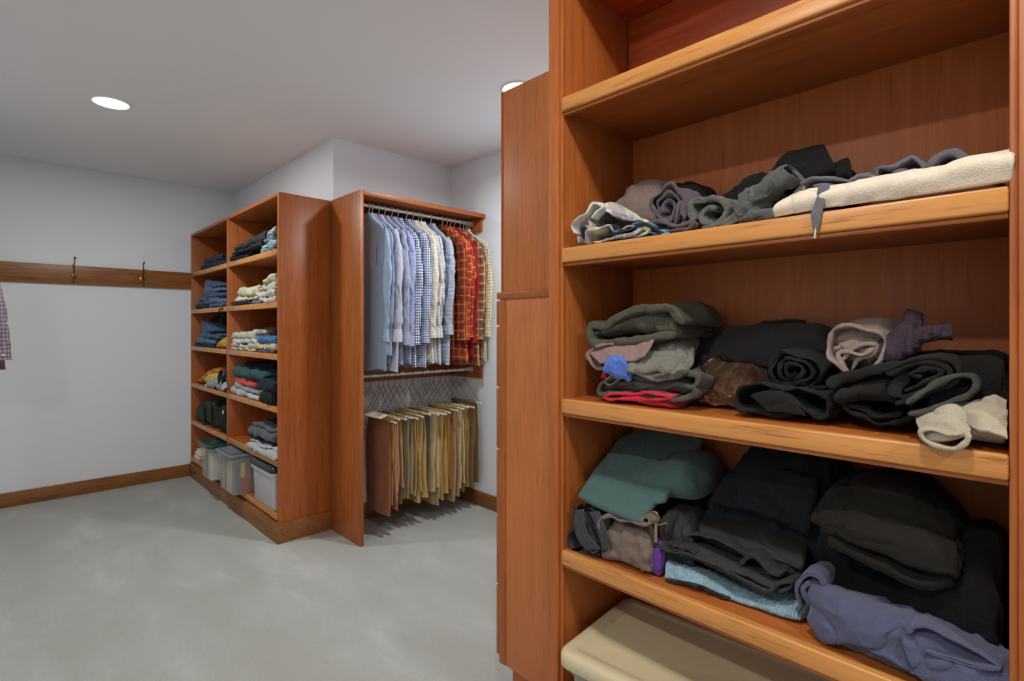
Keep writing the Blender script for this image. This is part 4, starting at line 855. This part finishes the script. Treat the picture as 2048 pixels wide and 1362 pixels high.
stack(LV[3], [(465, 520, 782, 'folded_sweatshirt', 'white sweatshirt at the base of fourth far shelf right', 'sweatshirt', gr2, 2, {'s': .03}),
              (472, 516, 772, 'folded_sweatshirt', 'light grey sweatshirt under the coral one, fourth far shelf', 'sweatshirt', fabric((150, 152, 154), 700, kind='fleece'), 2, {'s': .03}),
              (471, 512, 757, 'folded_sweatshirt', 'coral red sweatshirt in the middle of fourth far shelf right', 'sweatshirt', fabric((218, 74, 66), 700), 2, {'s': .03}),
              (471, 530, 738, 'folded_sweatshirt', 'teal grey sweatshirt draped on the coral red one', 'sweatshirt', fabric((52, 84, 90), 700, kind='fleece'), 2, {'s': .02}),
              (478, 545, 726, 'folded_sweatshirt', 'black sweatshirt on top and set back, fourth far shelf right', 'sweatshirt', blk, 2, {'X': 1.32, 's': -.02})])
stack(LV[3], [(522, 551, 783, 'folded_sweatshirt', 'black sweatshirt lower one beside the side panel, fourth far shelf', 'sweatshirt', blk, 2, {'s': -.02, 'X': 1.205}),
              (520, 551, 763, 'folded_sweatshirt', 'dark navy sweatshirt upper one beside the side panel, fourth far shelf', 'sweatshirt', fabric((40, 42, 52), 700, kind='fleece'), 2, {'s': -.03, 'X': 1.205})])
stack(LV[4], [(494, 551, 888, 'folded_sweatpants', 'light grey sweatpants bunched over the lowest right far shelf edge', 'sweatpants', gr2, 3, {'X': 1.19}),
              (500, 551, 877, 'folded_sweatpants', 'black sweatpants between two grey ones, lowest right far shelf', 'sweatpants', blk, 2, {'X': 1.22}),
              (500, 551, 851, 'folded_sweatpants', 'charcoal sweatpants on top, lowest right far shelf', 'sweatpants', gr1, 3, {'X': 1.215}),
              (534, 551, 842, 'folded_sweatpants', 'black rolled garment peeking behind charcoal sweatpants', 'sweatpants', blk, 2, {'X': 1.30})])

# ---------------------------------------------------------------- file bins
def translucent(name, c, clear):
    m, nt, p = newmat(name); p.inputs['Base Color'].default_value = (*lin(c), 1); p.inputs['Roughness'].default_value = .35
    tr = N_(nt, 'ShaderNodeBsdfTransparent'); mx = N_(nt, 'ShaderNodeMixShader'); mx.inputs[0].default_value = clear
    nt.links.new(p.outputs[0], mx.inputs[1]); nt.links.new(tr.outputs[0], mx.inputs[2]); nt.links.new(mx.outputs[0], nt.nodes['Material Output'].inputs['Surface'])
    bump(nt, [p], noise(nt, coords(nt), 30, 3), .15, .002); return m
M_TR = translucent('milky_clear_plastic', (222, 222, 212), .78); M_TR2 = translucent('frosted_plastic', (206, 204, 208), .12)
def bin_(label, xa, ya, yb, dep_, ztop, lidc, mat, content, dome=False):
    hx, hy = dep_/2, (yb-ya)/2; t = thing('storage_bin', label, 'storage bin', (xa+hx, (ya+yb)/2, LV[5]+.001), 0, 'plastic bins on the bottom shelf')
    H = ztop-LV[5]
    e = .012
    build('body', stackmesh([(hx-.01-e, hy-.008-e, .018, .0), (hx-.008-e, hy-.006-e, .02, .004), (hx-e, hy-e, .02, H-.045), (hx-.001, hy-.001, .02, H-.043), (hx-.001, hy-.001, .02, H-.018),
                             (hx-.004, hy-.004, .018, H-.018), (hx-e-.004, hy-e-.004, .018, H-.045), (hx-.013-e, hy-.011-e, .016, .004)], True, True), mat, t)
    lm = plain('%s_lid' % label.split()[1], lidc, .3)
    if dome: lv = [(hx+.002, hy+.002, .022, H-.022), (hx+.005, hy+.005, .026, H-.012), (hx+.003, hy+.003, .03, H+.004), (hx-.010, hy-.010, .035, H+.018), (hx-.03, hy-.03, .03, H+.022), (hx-.036, hy-.036, .03, H+.016)]
    else: lv = [(hx+.003, hy+.003, .022, H-.022), (hx+.008, hy+.008, .024, H-.016), (hx+.008, hy+.008, .024, H-.004), (hx+.004, hy+.004, .022, H), (hx-.012, hy-.012, .018, H), (hx-.016, hy-.016, .016, H-.005)]
    build('lid', stackmesh(lv), lm, t, sharp=60)
    for nm, (a0, b0, c0, a1, b1, c1), cm in content:
        mb = MB().box((a0, b0, c0+.005), (a1, b1, c1)); o_ = build(nm, mb, cm, None, .002); 
        setp(o_, CL[nm+str(round(a0+b0, 2))] if nm+str(round(a0+b0, 2)) in CL else label.split(' with')[0] and 'papers seen through the side of the %s' % label.split(' storage')[0], 'papers', 'files inside the bins')
        o_.name = nm
    return t
CL = {}
pm = [plain('manila', (206, 190, 150), .8), plain('grey_green_folder', (150, 156, 140), .8), plain('slate_folder', (76, 92, 110), .8), plain('rust_folder', (176, 106, 84), .8), plain('white_sheet', (226, 224, 218), .8)]
zz = LV[5]+.004
bin_('clear green-lidded storage bin leaning out at the left end of the bottom shelf', 1.09, 4.285, 4.575, .39, .432, (22, 74, 70), M_TR, [])
bin_('clear grey-lidded storage bin with upright folders inside, middle of bottom shelf', 1.10, 3.808, 4.15, .39, .440, (112, 124, 132), M_TR, [])
bin_('frosted black-lidded storage bin at the right end of the bottom shelf', 1.188, 3.322, 3.712, .34, .424, (34, 35, 38), M_TR2, [], True)
def paper(name, label, a, b, mat): o_ = build(name, MB().box(a, b), mat, None, .001); setp(o_, label, 'papers', 'files inside the bins'); return o_
paper('file_folder', 'thick grey green file folder in the green-lidded bin, left half', (1.13, 4.44, zz), (1.42, 4.53, .375), pm[1])
paper('paper_sheet', 'large white sheet standing in the near corner of the green-lidded bin', (1.117, 4.312, zz), (1.20, 4.40, .365), pm[4])
FC = [(.325, .045, pm[1], 'grey green folder leftmost in the grey-lidded bin'), (.275, .03, pm[0], 'thin manila folder second in the grey-lidded bin'), (.24, .028, pm[2], 'slate folder next to the two manila ones in the grey-lidded bin'),
      (.205, .055, pm[0], 'thick manila folder mid grey-lidded bin'), (.14, .05, pm[0], 'manila folder right of centre in the grey-lidded bin'), (.08, .035, pm[2], 'slate blue folder rightmost in the grey-lidded bin')]
for k, (o0, wd, mt, lb) in enumerate(FC):
    paper('file_folder', lb, (1.128, 3.80+o0-wd, zz), (1.40, 3.80+o0, .385-.012*(k % 2)), mt)
paper('file_folder', 'rust red folder against the right side of the grey-lidded bin', (1.17, 3.828, zz), (1.23, 3.838, .37), pm[3])
lab_ = bx('paper_label', (1.163, 3.8135, .285), (1.192, 3.8155, .385), pm[0], None, 0); setp(lab_, 'cream paper label on the right side of the grey-lidded bin', 'label')

# ---------------------------------------------------------------- hangers, shirts and trousers on the rack
def local_thing_part(name, mat, gens, root, label=None):
    mb = MB(); mb.local = True
    for g in (gens if isinstance(gens, list) else [gens]): mb.add(*g)
    o = build(name, mb, mat, root, sharp=75)
    if label: o['label'] = label
    return o
def hanger(label, loc, rz, mat, group, kind='shirt', hw=.165, drop=.15, tilt=0):
    t = thing('clothes_hanger', label, 'hanger', loc, rz, group)
    t.rotation_euler[1] = tilt
    hk = [(0, .0 + .016*math.cos(a), .016*math.sin(a)) for a in np.linspace(math.radians(-30), math.radians(180), 12)]
    r = .0024 if kind != 'wire' else .0014
    hk = [(0, y, z) for _, y, z in hk]
    hk += [(0, -.012, -.018), (0, -.002, -.036), (0, 0, -.075)]
    local_thing_part('hook', mat, [(lambda q: (q.v, q.f))(MB().tube(hk, r, 8))], t)
    if kind == 'shirt':
        pts = [(0, 0, -.070), (0, -.03, -.088), (0, -hw*.6, -.122), (0, -hw, -drop-.02), (0, -hw+.006, -drop-.035), (0, 0, -drop-.035), (0, hw-.006, -drop-.035), (0, hw, -drop-.02), (0, hw*.6, -.122), (0, .03, -.088), (0, 0, -.070)]
        local_thing_part('shoulder_bar', mat, [(lambda q: (q.v, q.f))(MB().tube(cr(pts, 60), .0032, 8))], t)
    else:
        pts = [(0, -hw, -drop), (0, 0, -.070), (0, hw, -drop)]
        local_thing_part('shoulder_wire', mat, [(lambda q: (q.v, q.f))(MB().tube(pts[:2], r, 6).tube(pts[1:], r, 6))], t)
        local_thing_part('trouser_bar', M_IVORY, [(lambda q: (q.v, q.f))(MB().tube([(0, -hw-.012, -drop), (0, hw+.012, -drop)], .0062, 10))], t)
    return t
def shirt(label, x, mat, cuffm, th, seed, zrod, y=RODY, rz=0, L=.93, slv=.72, swing=.0, sleeve_w=.052, btn=False, group='shirts on the upper rod', sx=0.0, pocket=False, name='dress_shirt', hw=.205):
    rnd = random.Random(seed)
    t = thing(name, label, 'shirt', (x, y, zrod), rz, group)
    z0 = -.062
    # body: elliptical section, wide along y
    n = 64; zs_ = np.linspace(0, 1, n)
    path = [(0, 0, z0-L*q) for q in (0, .03, .07, .12, .2, .4, .6, .8, 1)]
    w = [.052, .085, .15, .205, .212, .205, .208, .215, .222]; tt = [.02, .02, .02, th*.8, th, th, th, th*1.1, th*1.15]
    C = np.array([np.interp(zs_, np.linspace(0, 1, 9), [p[k] for p in path]) for k in range(3)]).T
    q = -(C[:, 2]-z0)/L; kn = [0, .03, .07, .12, .2, .4, .6, .8, 1]
    W = np.interp(q, kn, w)*hw/.205; T = np.interp(q, kn, tt)
    m = 44; a = np.linspace(0, 2*np.pi, m, endpoint=False); c, s_ = np.cos(a), np.sin(a)
    G = np.zeros((n, m, 3)); G[..., 1] = W[:, None]*np.sign(c)*np.abs(c)**.9; G[..., 0] = T[:, None]*np.sign(s_)*np.abs(s_)**.7; G[..., 2] = C[:, 2:3]
    wv = vn(np.stack([G[..., 1]*14, G[..., 2]*1.6, G[..., 0]*0+seed], -1), seed)+.5*vn(np.stack([G[..., 1]*34, G[..., 2]*3, G[..., 0]*0], -1), seed+1)
    fade = np.clip(q*3, 0, 1)[:, None]; G[..., 0] += wv*th*.9*fade; G[..., 1] += vn(np.stack([G[..., 1]*6, G[..., 2]*3.5, G[..., 0]*0+seed*.37], -1), seed+3)*.014*fade
    G[..., 2] += -.012*np.cos(G[..., 1]*22)*np.clip((q-.9)*10, 0, 1)[:, None]
    Fc = gridf(n, m, True); Fc.append(tuple(range(m)))
    e = G[-1]; r1 = e*np.array([.8, .97, 1])+np.array([0, 0, .004])*0; r2 = r1+np.array([0, 0, .03])
    G = np.concatenate([G, r1[None], r2[None]]); Fc = gridf(n+2, m, True)+[tuple(range(m))]
    local_thing_part('body', mat, [(G.reshape(-1, 3), Fc)], t)
    # collar
    cpath = [(0, -.006, z0-.030), (0, -.004, z0-.010), (0, 0, z0+.014)]
    local_thing_part('collar', mat, [g_loft(cpath, [.064, .056, .050], [.024, .022, .020], (0, 1, 0), (1, 0, 0), 12, 30, ex=2.1, seed=seed),
                                     g_sheet([[(-.026, -.05, z0+.010), (-.026, 0, z0+.014), (-.026, .05, z0+.010)], [(-.029, -.066, z0-.016), (-.030, -.014, z0-.010), (-.029, .03, z0-.012)], [(-.028, -.088, z0-.046), (-.030, -.022, z0-.026), (-.028, .02, z0-.03)]], .003, 14, 20, wr=.001, px=False, seed=seed)], t)
    for sd in (-1, 1):
        f = 1 if sd < 0 else .85; dx = (sx if sd < 0 else 0)
        p = [(0, sd*hw*.88, z0-.10), (dx*.2, sd*(hw+.004), z0-.16), (dx*.5, sd*(hw+.012+swing*.3), z0-.35), (dx*.8, sd*(hw+.006+swing*.7), z0-.55), (dx, sd*(hw-.004+swing), z0-slv)]
        if sd > 0: p = [(0, sd*min(abs(y_), .232), z_) for (_, y_, z_) in p]
        local_thing_part('sleeve', mat, [g_loft(p, [.03, .05, .058, .052, .046, .042], [th*.8, th*1.2, th*1.3, th*1.25, th*1.2, th*1.15], (0, 1, 0), (1, 0, 0), 46, 30, ex=2, wr=.009, ws=(32, 30, 3.5), wa=.004, was=6, seed=seed+sd)], t)
        if sd < 0 or btn:
            e = p[-1]; cp = [(e[0], e[1], e[2]+.012), (e[0]+dx*.06, e[1]+sd*.001, e[2]-.03), (e[0]+dx*.12, e[1]+sd*.002, e[2]-.065)]
            cf = local_thing_part('cuff', cuffm, [g_loft(cp, [.041, .044, .046], [th*1.2, th*1.35, th*1.35], (0, 1, 0), (1, 0, 0), 14, 30, ex=2.6, seed=seed)], t)
            for bz in ((-.02, -.045) if btn else (-.035,)):
                for by in ((-.016, .004) if btn else (-.012,)):
                    xq = e[0]-th*1.33
                    local_thing_part('button', M_BTN, [(lambda q_: (q_.v, q_.f))(MB().lathe([(.0005, xq-.002), (.0055, xq-.0018), (.0058, xq+.001)], (0, e[1]+by, e[2]+bz), 12, 'x'))], cf)
    if pocket:
        local_thing_part('pocket', mat, [g_sheet([[(-th-.006, -.13, z0-.20), (-th-.006, -.03, z0-.20)], [(-th-.008, -.13, z0-.26), (-th-.008, -.03, z0-.26)], [(-th-.006, -.12, z0-.33), (-th-.006, -.04, z0-.33)]], .004, 12, 12, wr=.001, px=False)], t)
    return t

f_ = lambda c: fabric(c, 1100, var=.05, wst=.4)
PL = pattern
SH = [  # px of hook, material, cuff material, description, options
    (739, f_((166, 186, 212)), None, 'pale washed denim blue shirt first from the wood panel', dict(pocket=True)),
    (743.5, f_((146, 162, 188)), None, 'grey blue chambray shirt with two pearl buttons on its cuff', dict(btn=True, sx=-.01, slv=.80, swing=.01)),
    (757, f_((188, 188, 202)), f_((200, 196, 204)), 'light lilac grey shirt whose wide pale cuff swings in front', dict(swing=.05, slv=.72, sx=-.02)),
    (769, f_((160, 166, 188)), None, 'light periwinkle shirt right of the lilac grey one', dict(swing=.03, slv=.74)),
    (783, PL('fine_blue_stripe', 'hstripe', (128, 134, 176), (176, 182, 206), None, 60, 130, .5), None, 'periwinkle shirt with fine horizontal stripes before the gingham', dict(slv=.75)),
    (795, PL('navy_gingham', 'gingham', (222, 226, 234), (28, 48, 104), None, 58, 58, .5), None, 'bold navy and white gingham shirt nearer the wood panel', dict(slv=.74)),
    (812, PL('blue_gingham', 'gingham', (214, 218, 228), (40, 62, 122), None, 66, 66, .5), None, 'blue and white small check shirt behind the bold gingham', dict(slv=.73)),
    (825, PL('yellow_stripe', 'hstripe', (224, 218, 200), (168, 166, 154), None, 50, 110, .35), None, 'cream shirt with thin green grey stripes', dict(slv=.70)),
    (836, PL('cream_lilac', 'hstripe', (224, 218, 204), (160, 152, 170), None, 50, 100, .3), None, 'cream shirt with thin lilac stripes', dict(slv=.70)),
    (842, PL('white_blue', 'hstripe', (216, 218, 222), (120, 134, 166), None, 50, 120, .3), None, 'white shirt with narrow blue stripes', dict(slv=.70)),
    (861, PL('slate_stripe', 'hstripe', (200, 204, 210), (86, 100, 130), None, 50, 120, .45), None, 'slate blue and white pinstriped shirt last of the pale shirts', dict(slv=.68, pocket=True)),
    (884, PL('brown_plaid', 'plaid', (140, 54, 36), (92, 40, 32), (190, 120, 60), 17, 17, .45), None, 'dark red brown plaid flannel shirt first of the warm shirts', dict(slv=.72)),
    (893, PL('orange_plaid', 'plaid', (196, 76, 44), (142, 48, 34), (216, 150, 86), 19, 19, .4), None, 'orange red plaid shirt with pale yellow lines', dict(slv=.72, sx=.0)),
    (900, PL('red_plaid', 'plaid', (180, 52, 38), (120, 50, 42), (216, 160, 90), 15, 15, .4), None, 'brick red plaid flannel shirt with yellow grid', dict(slv=.70)),
    (908, f_((150, 26, 30)), None, 'plain deep red shirt among the plaid ones', dict(slv=.74)),
    (919, PL('rust_plaid', 'plaid', (176, 92, 60), (92, 72, 62), (214, 176, 130), 16, 16, .5), None, 'rust and grey brown plaid shirt near the right wall', dict(slv=.72)),
    (926, PL('grey_plaid', 'plaid', (132, 84, 66), (70, 58, 54), (190, 150, 110), 20, 20, .5), None, 'dark brown plaid shirt second from the right wall', dict(slv=.72)),
    (932, PL('cream_check', 'gingham', (226, 216, 188), (176, 146, 96), None, 46, 46, .35), None, 'cream and tan checked shirt nearest the right wall', dict(slv=.70, swing=.02)),
]
xs = [min(XatY(s[0], RODY), 2.44) for s in SH]
for i in range(len(xs)-2, -1, -1): xs[i] = min(xs[i], xs[i+1]-.022)
xs[0] = max(xs[0], 1.60)
for i in range(1, len(xs)): xs[i] = max(xs[i], xs[i-1]+.018)
for i, s in enumerate(SH):
    gap = min(xs[i]-xs[i-1] if i else .05, xs[i+1]-xs[i] if i+1 < len(xs) else .05)
    th = max(.009, min(.022, gap*.46)); rz = random.Random(i*3+1).uniform(-.03, .03)
    L = .94+random.Random(i).uniform(-.03, .03); k = dict(s[4])
    shirt(s[3], xs[i], s[1], s[2] or s[1], th, 300+i*7, ZR1-.004, rz=rz, L=L, **k)
    hanger('white tubular hanger holding the ' + s[3].split(' first')[0].split(' last')[0].split(' with two')[0].split(' with fine')[0].split(' with pale')[0].split(' with yellow')[0].split(' whose')[0].split(' nearer')[0].split(' near')[0].split(' right')[0].split(' second')[0].split(' behind')[0].split(' among')[0], (xs[i], RODY, ZR1), rz, M_WHITE, 'white hangers on the upper rod')
hanger('empty white hanger hooked at the right end of the upper rod', (2.455, RODY, ZR1), .25, M_WHITE, 'white hangers on the upper rod')
hanger('empty white hanger turned against the right wall cleat', (2.468, RODY-.002, ZR1), .12, M_WHITE, 'white hangers on the upper rod', hw=.185)

def trousers(label, x, mat, zbar, zbot, seed, th=.02, y0=2.85, y1=3.14, flare=0, cuff=False):
    """pair folded over the hanger bar: four leg layers hanging side by side"""
    t = thing('hanging_trousers', label, 'trousers', (x, (y0+y1)/2, zbar), random.Random(seed).uniform(-.05, .05), 'trousers on the lower rod')
    hw = (y1-y0)/2; L = zbar-zbot; n = 54; m = 26; gens = []
    for k in range(2):
        sg = (-1, 1)[k]; q = np.linspace(0, 1, n); a = np.linspace(0, 2*np.pi, m, endpoint=False); c, s_ = np.cos(a), np.sin(a)
        G = np.zeros((n, m, 3)); dz = L*(1-.045*k)
        w = hw*(1-.06*k+flare*q) ; 
        off = sg*(.0075+th*.55*q**.8); thk = .0055+th*.42*np.clip(q*2.2, 0, 1)
        ysh = .012*np.sin(q*2.2+seed)-(.012*k)
        G[..., 1] = (w[:, None]*np.sign(c)*np.abs(c)**.8)+ysh[:, None]*q[:, None]
        G[..., 0] = off[:, None]+thk[:, None]*np.sign(s_)*np.abs(s_)**.8
        G[..., 2] = -dz*q[:, None]+.004
        wv = vn(np.stack([G[..., 1]*18, G[..., 2]*2.4, G[..., 0]*6+k], -1), seed+k)+.5*vn(np.stack([G[..., 1]*30+3, G[..., 2]*9, G[..., 0]*6], -1), seed+5+k)
        G[..., 0] += wv*th*.6*np.clip(q*3, 0, 1)[:, None]; G[..., 1] += vn(np.stack([G[..., 0]*0+k, G[..., 2]*4, G[..., 1]*4], -1), seed+8)*.012*q[:, None]
        e = G[-1]; cc = e.mean(0); r1 = cc+(e-cc)*.86; r2 = r1+np.array([0, 0, .03]); G = np.concatenate([G, r1[None], r2[None]])
        gens.append((G.reshape(-1, 3), gridf(n+2, m, True)))
    # the saddle over the bar
    V = []; aa = np.linspace(0, math.pi, 9)
    for yy in np.linspace(-hw*.985, hw*.985, 16): V.append([(-.0125*math.cos(q_), yy, .0125*math.sin(q_)-.0015) for q_ in aa]+[(.0075*math.cos(q_), yy, .0075*math.sin(q_)-.0015) for q_ in aa])
    G = np.array(V); gens.append((G.reshape(-1, 3), gridf(16, 18, True)+[tuple(range(18)), tuple(15*18+k for k in reversed(range(18)))]))
    local_thing_part('legs', mat, gens, t)
    if cuff:
        for k in range(2):
            sg = (-1, 1)[k]; a = np.linspace(0, 2*np.pi, m, endpoint=False)
    # side seams along the near edge of each leg
    return t
TR = [ # px of near bar end, colour, top px row, bottom px row, y0, y1, description
    (782, (146, 88, 50), 842, 1031, 2.84, 3.10, 'rust brown corduroy trousers hanging first beside the wood panel', .030, 'cord'),
    (790, (200, 158, 104), 836, 1012, 2.83, 3.10, 'tan trousers directly right of the rust brown pair', .016, 'weave'),
    (802, (198, 148, 108), 836, 984, 2.83, 3.10, 'short pinkish tan trousers third from the wood panel', .016, 'weave'),
    (809, (140, 122, 84), 832, 1010, 2.86, 3.12, 'olive drab trousers peeking below the pinkish tan pair', .016, 'weave'),
    (822, (156, 138, 100), 834, 998, 2.85, 3.12, 'faded khaki trousers with a pale side seam', .018, 'weave'),
    (836, (184, 148, 86), 830, 992, 2.85, 3.12, 'golden khaki trousers at the middle left of the row', .018, 'cord'),
    (847, (196, 160, 94), 826, 1006, 2.85, 3.12, 'wide mustard khaki trousers centre of the row', .026, 'weave'),
    (858, (98, 102, 98), 824, 960, 2.90, 3.14, 'grey trousers half hidden in the middle of the row', .016, 'weave'),
    (868, (200, 176, 132), 826, 986, 2.85, 3.12, 'pale sand trousers with frayed hem right of the grey pair', .02, 'weave'),
    (877, (176, 146, 98), 825, 1012, 2.86, 3.12, 'light brown trousers hanging lowest right of centre', .018, 'weave'),
    (889, (196, 158, 84), 822, 997, 2.85, 3.12, 'bright gold khaki trousers with cuffed hem', .022, 'weave'),
    (903, (160, 112, 52), 818, 988, 2.85, 3.12, 'ochre brown trousers swirling open near the right', .022, 'weave'),
    (914, (178, 140, 100), 815, 1004, 2.85, 3.12, 'dusty tan trousers fourth from the right wall', .016, 'weave'),
    (926, (206, 186, 136), 812, 976, 2.84, 3.12, 'pale cream khaki trousers third from the right wall', .020, 'weave'),
    (936, (172, 142, 80), 812, 985, 2.85, 3.12, 'khaki gold trousers second from the right wall', .020, 'weave'),
    (953, (120, 92, 50), 804, 975, 2.84, 3.12, 'olive brown trousers hanging last by the right wall', .022, 'weave'),
]
YE = 2.82
for i, (px, c, pt, pb, y0, y1, lb, th, kd) in enumerate(TR):
    X = min(XatY(px, y0), 2.45); d = dep(X, y0)
    zb = CAMH+(HZ-pt)*d/F-.004; zt = CAMH+(HZ-pb)*d/F
    if i and X < lastx+.03: X = lastx+.03
    lastx = X
    trousers(lb, X, fabric(c, 1000, var=.10, kind=kd, wst=.45), zb, zt, 500+i*11, th, y0, y1, flare=random.Random(i).uniform(-.12, .10))
    sh = lb.split(' hanging')[0].split(' directly')[0].split(' third')[0].split(' second')[0].split(' fourth')[0].split(' at the')[0].split(' centre')[0].split(' right of')[0].split(' half')[0].split(' with')[0].split(' peeking')[0].split(' swirling')[0]
    rzz = random.Random(i+50).uniform(-.04, .04)
    hanger('dark wire hanger with ivory bar carrying the ' + sh, (X, RODY-.01, ZR2), rzz, M_BLACKWIRE, 'wire hangers on the lower rod', 'wire', .185, ZR2-zb)
for k, (x, rz_) in enumerate(((1.605, .10), (1.628, .04), (1.648, .0), (1.668, -.04))):
    hanger(['empty wire hanger tight against the wood panel', 'empty wire hanger second from the wood panel', 'empty wire hanger third from the wood panel', 'empty wire hanger just left of the rust brown trousers'][k], (x, RODY-.01, ZR2), rz_, M_BLACKWIRE, 'wire hangers on the lower rod', 'wire', .185, .235-.004*k)

# ---------------------------------------------------------------- second rack at the left edge of the picture
lr = thing('wall_rod', 'chrome clothes rod in the alcove at the left edge', 'rod', (-.335, 3.6, ZR1))
mb = MB().tube([(-.335, 3.3, ZR1), (-.335, 4.75, ZR1)], .0125, 16); build('rod', mb, M_CHROME, lr)
for yy in (3.35, 4.7): bx('bracket', (XL+.001, yy-.01, ZR1-.03), (-.320, yy+.01, ZR1-.013), M_CHROME, lr, .002)
m1 = PL('mauve_check', 'gingham', (150, 138, 146), (96, 84, 96), None, 44, 44, .45)
m2 = f_((104, 66, 54))
shirt('mauve grey checked shirt whose sleeve reaches in at the left edge', -.33, m1, m1, .020, 701, ZR1-.004, y=4.20, rz=math.pi/2, slv=.82, swing=.13, group='shirts at the left edge', L=.85)
shirt('brown shirt behind the mauve checked one at the left edge', -.345, m2, m2, .020, 705, ZR1-.004, y=4.29, rz=math.pi/2, slv=.88, swing=.12, group='shirts at the left edge', L=.90)
hanger('white hanger holding the mauve checked shirt at the left edge', (-.33, 4.20, ZR1), math.pi/2, M_WHITE, 'white hangers at the left edge')
hanger('white hanger holding the brown shirt at the left edge', (-.345, 4.29, ZR1), math.pi/2, M_WHITE, 'white hangers at the left edge')
